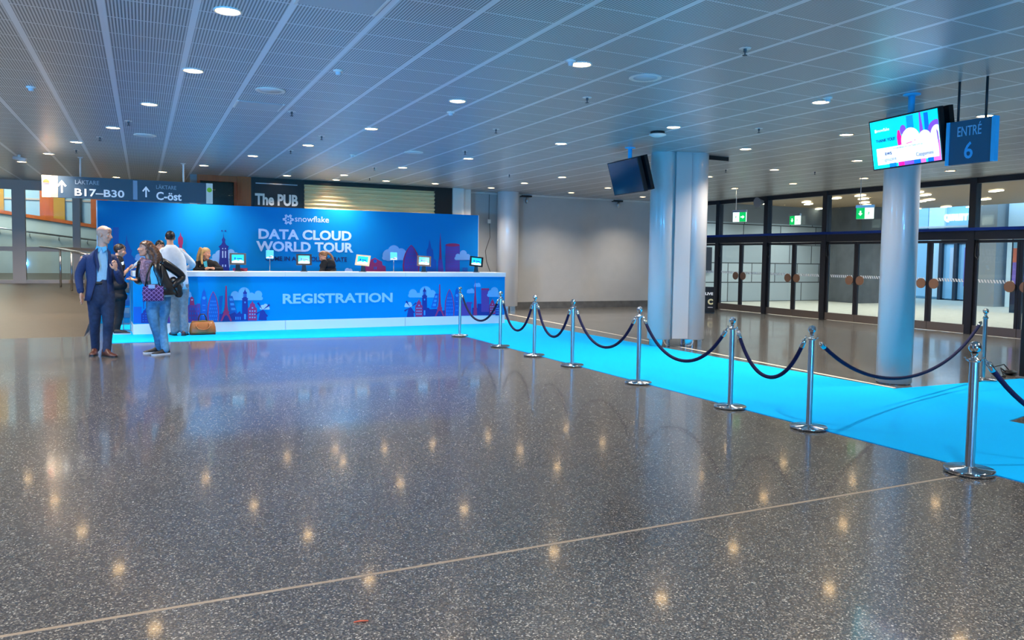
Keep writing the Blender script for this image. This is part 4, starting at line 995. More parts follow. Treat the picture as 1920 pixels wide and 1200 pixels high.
st2 = dup(s0, (7.8, 2.98, 0.006), 1.3, 'chrome rope stanchion outside the picture at right')

# ---- bits on the floor
hb_ = thing('handbag', 'tan leather handbag standing on the carpet against the counter front', 'handbag', at_z(380, 627, .006).to_tuple(), .03)
lea = noisy(mat('tan leather', (172, 98, 44), .4, coat=.2), 16, .06, bump=.08); ldk = mat('dark leather base', (58, 34, 24), .5)
mb = MB(); W_, D_ = .235, .09; rings = []
for z, w, d in ((.02, .225, .088), (.05, .235, .095), (.13, .228, .085), (.2, .21, .055), (.245, .19, .03), (.255, .18, .018)):
    rings.append([mb.bm.verts.new(((w*(abs(math.cos(a))**.45)*(1 if math.cos(a) > 0 else -1)), d*(abs(math.sin(a))**.6)*(1 if math.sin(a) > 0 else -1), z)) for a in [2*PI*k/28 for k in range(28)]])
for Aa, Bb in zip(rings, rings[1:]):
    for k in range(28): f = mb.bm.faces.new((Aa[k], Aa[(k+1) % 28], Bb[(k+1) % 28], Bb[k])); f.smooth = True
mb.bm.faces.new(rings[0]); mb.bm.faces.new(rings[-1]); mb.build('body', lea, hb_)
mb = MB(); mb.box((-.222, -.086, 0), (.222, .086, .028), .012); mb.build('base', ldk, hb_)
mb = MB(); mb.tube([(-.1, -.07, .2), (-.12, -.1, .16), (-.08, -.125, .11), (0, -.13, .095), (.08, -.125, .11), (.12, -.1, .16), (.1, -.07, .2)], .012, 8); mb.build('handle', lea, hb_)
mb = MB(); mb.tube([(-.07, .03, .24), (-.065, .035, .32), (-.03, .035, .375), (.03, .035, .375), (.065, .035, .32), (.07, .03, .24)], .011, 8); mb.build('handle', ldk, hb_)
mb = MB(); mb.tube([(-.19, -.02, .235), (0, -.03, .262), (.19, -.02, .235)], .007, 8); mb.build('zip', mat('gold zip', (196, 156, 76), .3, .9), hb_)
p = at_z(677, 1167, 0); mb = MB(); mb.tube([(-.03, 0, .004), (0, .003, .005), (.03, .001, .004)], [.003, .004, .003], 8); o = mb.build('thread_scrap', mat('orange scrap', (196, 90, 60), .7)); o.location = (p.x, p.y, 0); o.rotation_euler = (0, 0, -.2); tag(o, 'tiny orange scrap lying on the terrazzo near the bottom edge', 'scrap')
gp = thing('gate_post', 'tall dark gate panel at the right edge, standing on the carpet', 'gate', (10.62, 6.22, .006))
mb = MB(); mb.box((0, 0, 0), (.5, .12, 1.95), .01); mb.build('panel', M['plastic'], gp)
mb = MB(); mb.box((-.02, -.03, 0), (.55, .15, .03), .005); mb.build('foot', M['steelb'], gp)
mb = MB(); mb.ell((.06, -.004, 1.88), (.012, .008, .012)); mb.build('indicator_light', mat('red indicator', (220, 40, 60), .4, emit=1.0), gp)
p = at_z(1893, 702, 0); dv = thing('floor_device', 'small black flat device with loose cable on the floor beside the gate panel', 'device', (p.x, p.y, 0), .3)
mb = MB(); mb.ell((0, 0, .03), (.14, .09, .03)); mb.build('body', M['plastic'], dv)
mb = MB(); mb.tube([(-.1, .02, .04), (-.2, .06, .1), (-.3, .0, .02), (-.42, -.06, .012), (-.45, .06, .012), (-.3, .14, .02), (-.1, .16, .1), (.1, .1, .12), (.2, .05, .02)], .008, 6); mb.build('cable', M['plastic'], dv)
# black poster stand
p = at_z(1328, 587, 0); pst = thing('poster_stand', 'black poster stand with white LIVE lettering behind the right paired column', 'poster stand', (p.x, p.y, 0), -math.atan2(p.x, p.y)-.1)
mb = MB(); mb.box((-.3, 0, .02), (.17, .04, .76)); mb.build('board', M['black'], pst)
mb = MB(); mb.box((-.3, -.06, 0), (.17, .1, .02)); mb.build('foot', M['plastic'], pst)
T = XF[pst.name]
text('lettering', 'LIVE', T @ Vector((.01, -.001, .56)), T.to_3x3() @ Vector((1, 0, 0)), (0, 0, 1), M['signwh'], pst, w=.22, h=.08, bold=.04)
text('emblem', 'C', T @ Vector((.05, -.001, .33)), T.to_3x3() @ Vector((1, 0, 0)), (0, 0, 1), mat('cream emblem', (236, 226, 176), .5), pst, w=.15, h=.17, bold=.06)
mb = MB(); mb.box((-.02, -.003, .16), (.12, -.001, .175)); mb.build('print_line', M['signwh'], pst)
# ================================================================== PEOPLE
SKIN = noisy(mat('fair skin', (214, 160, 132), .5), 40, .06)
SKIN2 = noisy(mat('warm skin', (220, 156, 124), .5), 40, .06)
EYEW = mat('eye white', (230, 228, 224), .25); EYED = mat('eye dark', (40, 30, 26), .2); LIP = mat('lip', (176, 96, 88), .5)
def smooth_path(pts, k=5):
    out = []; n = len(pts)
    for i in range(n-1):
        p0, p1, p2, p3 = pts[max(i-1, 0)], pts[i], pts[i+1], pts[min(i+2, n-1)]
        for j in range(k):
            t = j/k
            out.append(tuple(.5*((2*p1[q])+(-p0[q]+p2[q])*t+(2*p0[q]-5*p1[q]+4*p2[q]-p3[q])*t*t+(-p0[q]+3*p1[q]-3*p2[q]+p3[q])*t**3) for q in range(4)))
    out.append(tuple(pts[-1])); return out
def limb(mb, pts, k=5, n=14):
    "pts: (Vector, radius) joints; a tapering tube with rounded ends"
    q = smooth_path([(*p, r) for p, r in pts], k)
    mb.tube([Vector(a[:3]) for a in q], [a[3] for a in q], n)
    for a in (q[0], q[-1]): mb.ell(Vector(a[:3]), (a[3],)*3)
def core(mb, pts):
    "what the clothes cover stays slimmer than the clothes"
    big = max(r for _, r in pts); k = .6 if big > .09 else (.45 if big > .06 else .66)
    limb(mb, [(p, r*k) for p, r in pts])
def frame_of(d, up=Vector((0, 0, 1))):
    f = Vector(d).normalized(); s = f.cross(up).normalized(); w = s.cross(f); return f, s, w
def head(mb, c, d, s=1.0):
    f, sd, w = frame_of(d); c = Vector(c); ax = (sd, f, w)
    def e(df, dw, ds, rs, rf, rw): mb.ell(c+(f*df+w*dw+sd*ds)*s, (rs*s, rf*s, rw*s), ax)
    e(-.008, .03, 0, .076, .096, .09); e(.022, -.035, 0, .06, .068, .074); e(.052, -.098, 0, .03, .026, .022); e(.03, -.085, 0, .047, .045, .03)
    e(.07, .03, 0, .05, .02, .012); e(.062, -.02, .034, .026, .026, .03); e(.062, -.02, -.034, .026, .026, .03)
    e(.082, -.064, 0, .023, .012, .014); e(.06, .06, 0, .055, .03, .04)
    for g in (-1, 1): e(-.005, -.008, .077*g, .010, .020, .031); e(-.0, -.03, .074*g, .008, .010, .012)
    mb.tube([c+(f*.084+w*.018)*s, c+(f*.098-w*.008)*s, c+(f*.108-w*.03)*s, c+(f*.094-w*.04)*s], [.008*s, .010*s, .015*s, .012*s], 10)
    e(.094, -.033, .012, .009, .012, .009); e(.094, -.033, -.012, .009, .012, .009)
def face_bits(c, d, root, s=1.0, brow=None):
    f, sd, w = frame_of(d); c = Vector(c); ax = (sd, f, w)
    for g in (-1, 1):
        mb = MB(); mb.ell(c+(f*.080+w*.010+sd*g*.031)*s, (.014*s, .008*s, .0075*s), ax); mb.mi = 1; mb.ell(c+(f*.0855+w*.010+sd*g*.031)*s, (.006*s, .004*s, .006*s), ax); mb.build('eye', [EYEW, EYED], root)
        if brow:
            mb = MB(); mb.tube([c+(f*.086+w*.029+sd*g*.014)*s, c+(f*.088+w*.035+sd*g*.03)*s, c+(f*.076+w*.030+sd*g*.05)*s], [.004*s, .005*s, .003*s], 8); mb.build('eyebrow', brow, root)
    mb = MB(); mb.ell(c+(f*.0935-w*.062)*s, (.02*s, .0055*s, .0045*s), ax); mb.ell(c+(f*.092-w*.069)*s, (.017*s, .006*s, .006*s), ax); mb.build('lips', LIP, root)
def hand(mb, wr, d, pn, s=1.0, curl=.5, thumb=1):
    "palm, four separate fingers of unequal length and a thumb from the palm's side; pn = palm normal"
    d = Vector(d).normalized(); pn = Vector(pn); pn = (pn-d*pn.dot(d)).normalized(); sd = d.cross(pn); wr = Vector(wr)
    mb.ell(wr+d*.048*s, (.040*s, .052*s, .017*s), (sd, d, pn)); mb.ell(wr+d*.005*s, (.026*s, .03*s, .02*s), (sd, d, pn))
    for i, (o, L) in enumerate(((-.031, .066), (-.0105, .076), (.0105, .072), (.030, .056))):
        b = wr+(d*(.088-.35*abs(o))+sd*o*thumb*-1)*s; pts = [b-d*.015*s, b]; dd = d.copy()
        for k, fr in enumerate((.45, .32, .25)):
            a = curl*(.8+.35*k+.06*i); dd = (Matrix.Rotation(-a, 3, sd) @ dd); 
            if dd.dot(pn) < 0 and k == 0: dd = (Matrix.Rotation(2*a, 3, sd) @ dd)
            pts.append(pts[-1]+dd*L*fr*s)
        mb.tube(pts, [.0098*s, .0096*s, .0092*s, .0086*s, .0074*s], 8); mb.ell(pts[-1], (.0074*s,)*3, n=8, m=6)
    t0 = wr+(d*.022+sd*.03*thumb)*s
    pts = [t0, t0+(d*.022+sd*.022*thumb+pn*.010)*s, t0+(d*.048+sd*.03*thumb+pn*.02)*s, t0+(d*.07+sd*.026*thumb+pn*.028)*s]
    mb.tube(pts, [.015*s, .013*s, .0108*s, .009*s], 8); mb.ell(pts[-1], (.009*s,)*3, n=8, m=6)
def shoe(mb, p, d, s=1.0, top=.0):
    p = Vector(p); d = Vector((d[0], d[1], 0)).normalized(); sd = Vector((d.y, -d.x, 0)); rings = []
    for a, w, h in ((-.07, .018, .05), (-.055, .032, .075+top), (-.02, .038, .088+top), (.03, .039, .086+top*.8), (.075, .042, .068), (.125, .049, .056), (.17, .046, .046), (.2, .032, .036), (.212, .014, .028)):
        rg = []
        for k in range(16):
            th = 2*PI*k/16; z = .012+(h-.012)*(math.sin(th)*.5+.5 if math.sin(th) > 0 else .0)*1.0
            z = .012 if math.sin(th) <= 0 else .012+(h-.012)*math.sin(th)**.8
            rg.append(mb.bm.verts.new(p+d*a*s+sd*(w*s*math.cos(th))+Vector((0, 0, z*s))))
        rings.append(rg)
    fs = [mb.bm.faces.new((A[k], A[(k+1) % 16], B[(k+1) % 16], B[k])) for A, B in zip(rings, rings[1:]) for k in range(16)]
    fs += [mb.bm.faces.new(rings[0]), mb.bm.faces.new(rings[-1])]
    mb._tag(fs, True)
def sole(mb, p, d, s=1.0, h=.018):
    p = Vector(p); d = Vector((d[0], d[1], 0)).normalized(); sd = Vector((d.y, -d.x, 0))
    L = ((-.075, .016), (-.06, .034), (-.02, .041), (.03, .041), (.075, .044), (.125, .052), (.17, .049), (.203, .034), (.217, .014))
    pts = [p+(d*a+sd*w)*s for a, w in L]+[p+(d*a-sd*w)*s for a, w in L[::-1]]
    mb.prism(pts, (0, 0, h*s))
def shell(mb, rings, fv, gap=None, th=.012, n=40, pw=.86):
    "garment wrapped round rings (centre, rx, ry); gap = per-ring (left, right) opening half-angles about the front"
    fv = Vector((fv[0], fv[1], 0)).normalized(); sv = Vector((fv.y, -fv.x, 0)); rows = []
    for i, (c, rx, ry) in enumerate(rings):
        c = Vector(c); ga, gb = gap[i] if gap else (0, 0); o = []; ii = []
        m = n if not gap else n+1
        for k in range(m):
            t = ga+(2*PI-ga-gb)*k/(n if not gap else n); ct, st = math.cos(t), math.sin(t)
            x = abs(st)**pw*(1 if st > 0 else -1); y = abs(ct)**pw*(1 if ct > 0 else -1)
            wob = 1+.02*math.sin(t*5+i*1.7)
            o.append(mb.bm.verts.new(c+(sv*rx*x+fv*ry*y)*wob)); ii.append(mb.bm.verts.new(c+(sv*(rx-th)*x+fv*(ry-th)*y)*wob))
        rows.append((o, ii))
    fs = []; cl = not gap; m = len(rows[0][0])
    for (o0, i0), (o1, i1) in zip(rows, rows[1:]):
        for k in range(m if cl else m-1):
            j = (k+1) % m; fs.append(mb.bm.faces.new((o0[k], o0[j], o1[j], o1[k]))); fs.append(mb.bm.faces.new((i0[j], i0[k], i1[k], i1[j])))
        if not cl:
            for k in (0, m-1): fs.append(mb.bm.faces.new((o0[k], o1[k], i1[k], i0[k])))
    for o, i_ in (rows[0], rows[-1]):
        for k in range(m if cl else m-1): j = (k+1) % m; fs.append(mb.bm.faces.new((o[k], o[j], i_[j], i_[k])))
    mb._tag(fs, True)
class Fig:
    def __init__(s, label, foot=None, base=None, z0=0.0, group=None):
        B = at_z(*foot, z0) if foot else Vector(base)
        s.brg = math.atan2(B.x, B.y); s.root = thing('person', label, 'person', B, -s.brg, group); s.X = XF[s.root.name]; s.inv = s.X.inverted(); s.o = s.inv @ ORG; s.n = s.inv.to_3x3(); s.B = B
    def P(s, px, py, v=0.0):
        d = s.n @ ray(px, py); t = (v-s.o.y)/d.y; return s.o+d*t
    def G(s, px, py, z=0.0): q = s.inv @ at_z(px, py, s.B.z+z); return q
def bake_solid(o, vox=.008, sm=2, ns=0, nsc=20): return remesh(o, vox, sm, ns, nsc)
def hair_mesh(c, d, s, root, m, back=-.075, line=.058, long=(), puff=1.0, name='hair', ns=.004):
    f, sd, w = frame_of(d); c = Vector(c); mb = MB(); bm = mb.bm
    tmp = MB(); cc = c+(f*-.010+w*.034)*s; R_ = (.083*s*puff, .104*s*puff, .096*s*puff); tmp.ell(cc, R_, (sd, f, w), 40, 26)
    keep = []
    for fc in list(tmp.bm.faces):
        q = fc.calc_center_median()-c; a = q.dot(f)/s; b = q.dot(w)/s
        lim = back if a < -.03 else back+(line-back)*min(1, max(0, (a+.03)/.085))**.6
        if b < lim: keep.append(fc)
    bmesh.ops.delete(tmp.bm, geom=keep, context='FACES')
    bmesh.ops.recalc_face_normals(tmp.bm, faces=tmp.bm.faces[:])
    o = tmp.build(name, m, root, fix=False)
    md = o.modifiers.new('t', 'SOLIDIFY'); md.thickness = .016*s; md.offset = -1; bake(o)
    if long:
        mb.bm.from_mesh(o.data)
        for pts in long: limb(mb, [(Vector(p), r) for p, r in pts], 4, 10)
        bpy.data.objects.remove(o); o = mb.build(name, m, root)
    remesh(o, .007, 2, ns, 60)
    return o
HAIRB = noisy(mat('brown hair', (96, 62, 42), .45), 60, .4, stretch=(1, 1, .15)); HAIRD = noisy(mat('dark hair', (38, 28, 24), .45), 60, .35, stretch=(1, 1, .15))
HAIRL = noisy(mat('blonde hair', (190, 150, 96), .45), 60, .3, stretch=(1, 1, .15)); HAIRP = noisy(mat('auburn hair', (146, 98, 62), .45), 60, .3, stretch=(1, 1, .15))

# ---- bald man in the blue blazer
F = Fig('bald man in a blue blazer and dark jeans, turned towards the laughing woman', (188, 667))
P = F.P; rt = F.root
hc = P(195, 440, -.03); fd = (.86, -.5, -.08)
lf, rf = F.G(178, 664.5), F.G(199, 668)
hipL, hipR = P(178, 553), P(200, 553); knL, knR = P(178, 603, .04), P(203, 604, -.06); anL, anR = P(179, 651, lf.y+.02), P(200, 654, rf.y+.02)
shL, shR = P(155, 485), P(216, 484); elL, wrL = P(148, 518, .02), P(152, 549, -.06); elR, wrR = P(226, 527, .02), P(217, 505, -.24)
mb = MB(); head(mb, hc, fd, 1.08); limb(mb, [(hc+Vector((-.015, .02, -.05)), .064), (P(192, 464), .066), (P(189, 474), .075)])
for pts in (((hipL, .085), (knL, .055), (anL, .042), (lf+Vector((0, 0, .05)), .035)), ((hipR, .085), (knR, .055), (anR, .042), (rf+Vector((0, 0, .05)), .035)), ((shL, .055), (elL, .042), (wrL, .028)), ((shR, .055), (elR, .042), (wrR, .028)), ((P(189, 555), .13), (P(188, 525), .12), (P(187, 495), .14), (P(188, 480), .11))): core(mb, pts)
hand(mb, wrL, (.02, -.12, -1), (.9, -.3, 0), 1.05, .35, -1); hand(mb, wrR, (-.1, -.3, .8), (-.7, .7, .1), 1.05, .95, 1)
bake_solid(mb.build('body', SKIN, rt), .0065, 1)
face_bits(hc, fd, rt, 1.05, mat('grey brow', (120, 96, 84), .6))
mb = MB(); fv = (.3, -.95)
shell(mb, [(P(188, 532), .166, .126), (P(188, 522), .162, .124), (P(188, 500), .175, .13), (P(187, 485), .165, .115), (P(188, 476), .12, .09), (P(190, 470), .075, .072), (P(191, 463), .068, .068)], fv)
o = mb.build('shirt', noisy(mat('pale blue shirt', (150, 196, 222), .7), 30, .05), rt)
mb = MB()
for g in (-1, 1): mb.prism([P(190, 464, -.075), P(190+g*9, 461, -.05), P(190+g*11, 468, -.085), P(190+g*4, 473, -.115)], (0, .008, .004))
mb.build('shirt_collar', mat('bright blue collar', (90, 190, 232), .6), rt)
blz = noisy(mat('blue wool blazer', (36, 52, 92), .8), 50, .12, bump=.1)
mb = MB()
R_ = [(P(186, 563), .19, .15), (P(187, 548), .185, .148), (P(188, 525), .172, .142), (P(187, 503), .182, .147), (P(187, 490), .185, .14), (P(187, 481), .168, .118), (P(189, 474), .12, .1), (P(190, 468), .085, .085)]
G_ = [(.55, .9), (.28, .75), (.22, .5), (.3, .45), (.38, .5), (.5, .6), (.7, .8), (.95, 1.0)]
shell(mb, R_, fv, [(b, a) for a, b in G_], .014)
limb(mb, [(P(163, 485), .068), (P(155, 498, .01), .064), (elL, .056), (P(151, 545, -.05), .047)]); limb(mb, [(P(211, 485), .068), (P(219, 500, .01), .062), (elR, .055), (P(219, 510, -.2), .046)])
o = mb.build('blazer', blz, rt)
mb = MB()
mb.prism([P(184, 464, -.10), P(177, 470, -.13), P(176, 484, -.165), P(184, 512, -.17), P(187, 500, -.172), P(183, 478, -.14)], (0, -.008, 0))
mb.prism([P(200, 464, -.10), P(207, 472, -.11), P(210, 488, -.14), P(207, 520, -.165), P(205, 505, -.165), P(203, 480, -.14)], (0, -.008, 0)); mb.build('lapel', blz, rt)
jn = noisy(mat('dark blue jeans', (30, 44, 72), .8), 24, .25)
mb = MB(); limb(mb, [(hipL, .115), (P(178, 578, .02), .094), (knL, .076), (P(178, 628, lf.y*.6), .064), (P(179, 654, lf.y+.01), .058)]); limb(mb, [(hipR, .115), (P(202, 578, -.03), .094), (knR, .076), (P(202, 630, -.03), .064), (P(200, 657, rf.y+.01), .058)])
limb(mb, [(P(189, 560), .14), (P(189, 545), .15), (P(189, 531), .14)]); bake_solid(mb.build('jeans', jn, rt), .01, 3, .004, 16)
mb = MB(); shell(mb, [(P(188.5, 533), .172, .135), (P(188.5, 527.5), .168, .132)], fv, None, .03); be = mb.build('belt', M['black'], rt)
shb = mat('brown leather shoe', (88, 46, 34), .35)
for q, d in ((lf, (-.15, -1)), (rf, (.55, -.83))):
    mb = MB(); shoe(mb, q, d, 1.08, .04); o = mb.build('shoe', shb, rt); mb = MB(); sole(mb, q, d, 1.06, .014); mb.build('sole', M['black'], o)

# ---- laughing woman in leather jacket
F = Fig('laughing woman with brown hair, black leather jacket and purple plaid shoulder bag', (298, 662))
P = F.P; rt = F.root
hc = P(273, 467, -.02); fd = (-.92, -.3, .16)
lf, rf = F.G(296, 661), F.G(310, 664)
hipL, hipR = P(290, 556, -.02), P(306, 555, .03); knL, knR = P(289, 606, -.06), P(304, 606, .02); anL, anR = P(298, 650, lf.y), P(310, 653, rf.y)
shL, shR = P(264, 494, .05), P(304, 492, -.03); elL, wrL = P(262, 527, .06), P(255, 525, -.12); elR, wrR = P(341, 519, .1), P(323, 538, -.02)
mb = MB(); head(mb, hc, fd, .96); limb(mb, [(hc+Vector((.015, .02, -.04)), .046), (P(280, 485), .05), (P(283, 492), .06)])
for pts in (((hipL, .08), (knL, .05), (anL, .036), (lf+Vector((0, 0, .05)), .03)), ((hipR, .08), (knR, .05), (anR, .036), (rf+Vector((0, 0, .05)), .03)), ((shL, .045), (elL, .036), (wrL, .024)), ((shR, .045), (elR, .036), (wrR, .024)), ((P(297, 555), .12), (P(292, 530), .1), (P(285, 508), .12), (P(284, 496), .1))): core(mb, pts)
hand(mb, wrL, (-.9, -.4, .1), (0, -.2, .9), .92, .5, 1); hand(mb, wrR, (-.35, -.5, -.6), (-.6, .5, -.2), .92, .5, 1)
bake_solid(mb.build('body', SKIN2, rt), .0065, 1)
face_bits(hc, fd, rt, .96, HAIRB)
long = []
for (a, b, v) in ((290, 455, .0), (296, 462, -.07), (299, 468, .06), (292, 462, -.1), (287, 460, .08), (300, 474, -.02), (284, 466, -.1)):
    long.append([(P(a-8, b+1, v*.7), .03), (P(a, b+12, v), .036), (P(a+2, b+24, v*1.15), .034), (P(a-1, b+35, v*1.2), .022)])
hair_mesh(hc, fd, .98, rt, HAIRB, -.08, .06, long, 1.05, ns=.008)
fv = (-.62, -.78)
mb = MB(); shell(mb, [(P(303, 556, -.01), .165, .145), (P(300, 540), .155, .135), (P(295, 525), .135, .118), (P(288, 508), .15, .128), (P(285, 497), .14, .11), (P(283, 491), .08, .08)], fv)
mb.build('top', noisy(mat('grey blue top', (146, 176, 190), .7), 14, .18), rt)
mb = MB(); mb.prism([P(280, 500, -.12), P(291, 497, -.13), P(297, 508, -.14), P(296, 532, -.135), P(284, 533, -.155), P(281, 515, -.15)], (0, -.01, 0)); mb.build('blouse_front', mat('cyan blouse', (84, 194, 232), .6), rt)
lth = noisy(mat('black leather jacket', (22, 22, 26), .32, coat=.2), 18, .4, bump=.25)
mb = MB()
R_ = [(P(306, 552, .0), .2, .165), (P(302, 538), .188, .155), (P(295, 520), .17, .145), (P(288, 506), .175, .15), (P(286, 496), .165, .13), (P(284, 490), .11, .095), (P(283, 486), .08, .078)]
shell(mb, R_, fv, [(.95, .35), (.9, .42), (.85, .5), (.75, .55), (.7, .6), (.75, .75), (1, 1)], .014)
limb(mb, [(P(302, 491, -.03), .068), (P(318, 500, .02), .066), (elR, .058), (P(330, 531, .0), .05), (P(325, 536, -.02), .044)]); limb(mb, [(P(266, 494, .05), .062), (P(262, 512, .06), .058), (elL, .054), (P(257, 526, -.08), .044)])
mb.build('leather_jacket', lth, rt)
mb = MB(); limb(mb, [(P(325, 528, .06), .075), (P(331, 542, .05), .085), (P(335, 551, .04), .06)]); bake_solid(mb.build('jacket_tail', lth, rt), .01, 2, .008, 14)
mb = MB(); scp = noisy(mat('dusty pink patterned scarf', (132, 104, 122), .85), 46, .5, bump=.2)
limb(mb, [(P(266, 487, .04), .036), (P(270, 490, -.09), .042), (P(284, 491, -.11), .036), (P(290, 487, .02), .036)]); limb(mb, [(P(270, 491, -.1), .042), (P(268, 507, -.15), .046), (P(270, 522, -.16), .045), (P(272, 532, -.15), .026)]); limb(mb, [(P(276, 492, -.12), .034), (P(278, 508, -.16), .03), (P(276, 525, -.17), .028)])
bake_solid(mb.build('scarf', scp, rt), .008, 2, .008, 26)
def plaid():
    m = mat('purple plaid cloth', (84, 40, 104), .8)
    N, L, b = nodes_of(m); tc = N.new('ShaderNodeTexCoord'); mp = N.new('ShaderNodeMapping'); mp.inputs['Rotation'].default_value = (0, .78, 0); L.new(tc.outputs['Object'], mp.inputs['Vector'])
    sx = N.new('ShaderNodeSeparateXYZ'); L.new(mp.outputs[0], sx.inputs[0])
    a = mathn(N, L, 'GREATER_THAN', mathn(N, L, 'FRACT', mathn(N, L, 'MULTIPLY', sx.outputs[0], 22)), .8); c = mathn(N, L, 'GREATER_THAN', mathn(N, L, 'FRACT', mathn(N, L, 'MULTIPLY', sx.outputs[2], 22)), .8)
    k = mathn(N, L, 'MAXIMUM', a, c); mx = N.new('ShaderNodeMix'); mx.data_type = 'RGBA'; L.new(k, mx.inputs[0])
    mx.inputs[6].default_value = (*lin((66, 30, 88)), 1); mx.inputs[7].default_value = (*lin((140, 108, 168)), 1); L.new(mx.outputs[2], b.inputs['Base Color']); return m
bg_ = thing('shoulder_bag', 'purple plaid shoulder bag hanging at the laughing woman\'s hip', 'bag', F.B, -F.brg)
mb = MB(); c = P(287, 549, -.20); mb.ell(c, (.15, .05, .13), n=24, m=14); mb.box((c.x-.14, c.y-.035, c.z-.125), (c.x+.145, c.y+.035, c.z+.1), .02); bake_solid(mb.build('body', plaid(), bg_), .01, 4)
mb = MB(); q = P(284.5, 537.5, -.262); mb.box((q.x-.045, q.y-.004, q.z-.03), (q.x+.045, q.y+.006, q.z+.03), .004); mb.build('badge', mat('silver grey badge', (150, 150, 172), .3, .3), bg_)
mb = MB(); mb.tube([P(302, 541, -.2), P(305, 520, -.18), P(303, 500, -.13), P(300, 489, -.05)], .012, 8); mb.tube([P(272, 541, -.2), P(276, 515, -.2), P(284, 493, -.16)], .012, 8); mb.build('strap', M['black'], bg_)
ljn = noisy(mat('washed blue jeans', (74, 128, 168), .8), 20, .2)
mb = MB(); limb(mb, [(hipL, .108), (P(286, 580, -.05), .092), (knL, .07), (P(295, 630, .0), .06), (P(298, 652, lf.y), .054)]); limb(mb, [(hipR, .112), (P(307, 580, .02), .094), (knR, .072), (P(307, 632, -.03), .062), (P(310, 656, rf.y), .056)])
limb(mb, [(P(299, 560), .125), (P(299, 548), .13)]); bake_solid(mb.build('jeans', ljn, rt), .01, 3, .005, 18)
bks = mat('black canvas shoe', (20, 22, 28), .6); wsl = mat('pale rubber sole', (190, 196, 204), .5)
for q, d in ((lf, (-.9, -.3)), (rf, (-.85, -.45))):
    mb = MB(); shoe(mb, q, d, .98, .02); o = mb.build('shoe', bks, rt); mb = MB(); sole(mb, q, d, .98, .02); mb.build('sole', wsl, o)

# ---- man in white shirt, back to us, leaning on the counter
F = Fig('dark haired man in a white shirt and grey trousers seen from behind at the counter', (335, 629), z0=.006)
P = F.P; rt = F.root
hc = P(319, 446, .06); fd = (-.15, .98, -.12)
lf, rf = F.G(327, 628.6), F.G(345, 629)
hipL, hipR = P(326, 535), P(341, 535); knL, knR = P(325, 580, .02), P(343, 580, .02); anL, anR = P(327, 616), P(345, 617)
shL, shR = P(303, 468, .05), P(342, 470, .03); elL, wrL = P(298, 496, .12), P(306, 503, .42); elR, wrR = P(361, 496, .14), P(350, 504, .45)
mb = MB(); head(mb, hc, fd, 1.0); limb(mb, [(hc+Vector((0, -.02, -.04)), .052), (P(319, 458, .03), .058), (P(321, 466, .02), .075)])
for pts in (((hipL, .085), (knL, .055), (anL, .042), (lf+Vector((0, 0, .05)), .035)), ((hipR, .085), (knR, .055), (anR, .042), (rf+Vector((0, 0, .05)), .035)), ((shL, .055), (elL, .042), (wrL, .028)), ((shR, .055), (elR, .042), (wrR, .028)), ((P(333, 535), .13), (P(329, 510), .12), (P(324, 480), .14), (P(322, 470), .11))): core(mb, pts)
hand(mb, wrL, (.3, .9, -.1), (0, 0, -1), 1.0, .3, 1); hand(mb, wrR, (-.3, .9, -.1), (0, 0, -1), 1.0, .3, -1)
bake_solid(mb.build('body', SKIN, rt), .0065, 1)
hair_mesh(hc, fd, 1.0, rt, HAIRD, -.045, .07, (), 1.0, ns=.003)
fv = (-.1, 1); wsh = noisy(mat('white cotton shirt', (204, 214, 228), .75), 16, .06, bump=.2)
mb = MB(); 
shell(mb, [(P(333, 542), .186, .14), (P(333, 526), .182, .14), (P(331, 508, .01), .176, .138), (P(327, 488, .02), .192, .142), (P(324, 474, .03), .19, .128), (P(322, 466, .03), .135, .1), (P(320, 459, .03), .075, .072)], fv, None, .02)
limb(mb, [(P(307, 471, .04), .07), (elL, .058), (P(305, 502, .34), .046)]); limb(mb, [(P(337, 472, .03), .072), (P(350, 484, .08), .066), (elR, .058), (P(352, 503, .38), .046)])
mb.build('shirt', wsh, rt)
gtr = noisy(mat('grey trousers', (112, 122, 134), .8), 18, .18)
mb = MB(); limb(mb, [(hipL, .12), (P(325, 557, .02), .1), (knL, .084), (P(327, 600), .076), (P(328, 619), .078)]); limb(mb, [(hipR, .12), (P(343, 557, .02), .1), (knR, .084), (P(345, 600), .076), (P(346, 620), .078)]); limb(mb, [(P(334, 540), .15), (P(334, 528), .15)])
bake_solid(mb.build('trousers', gtr, rt), .011, 3, .008, 14)
drs = mat('dark red brown shoe', (62, 34, 38), .4)
for q, d in ((lf, (-.25, 1)), (rf, (.2, 1))):
    mb = MB(); shoe(mb, q, d, 1.05, .01); o = mb.build('shoe', drs, rt); mb = MB(); sole(mb, q, d, 1.05, .02); mb.build('sole', M['black'], o)

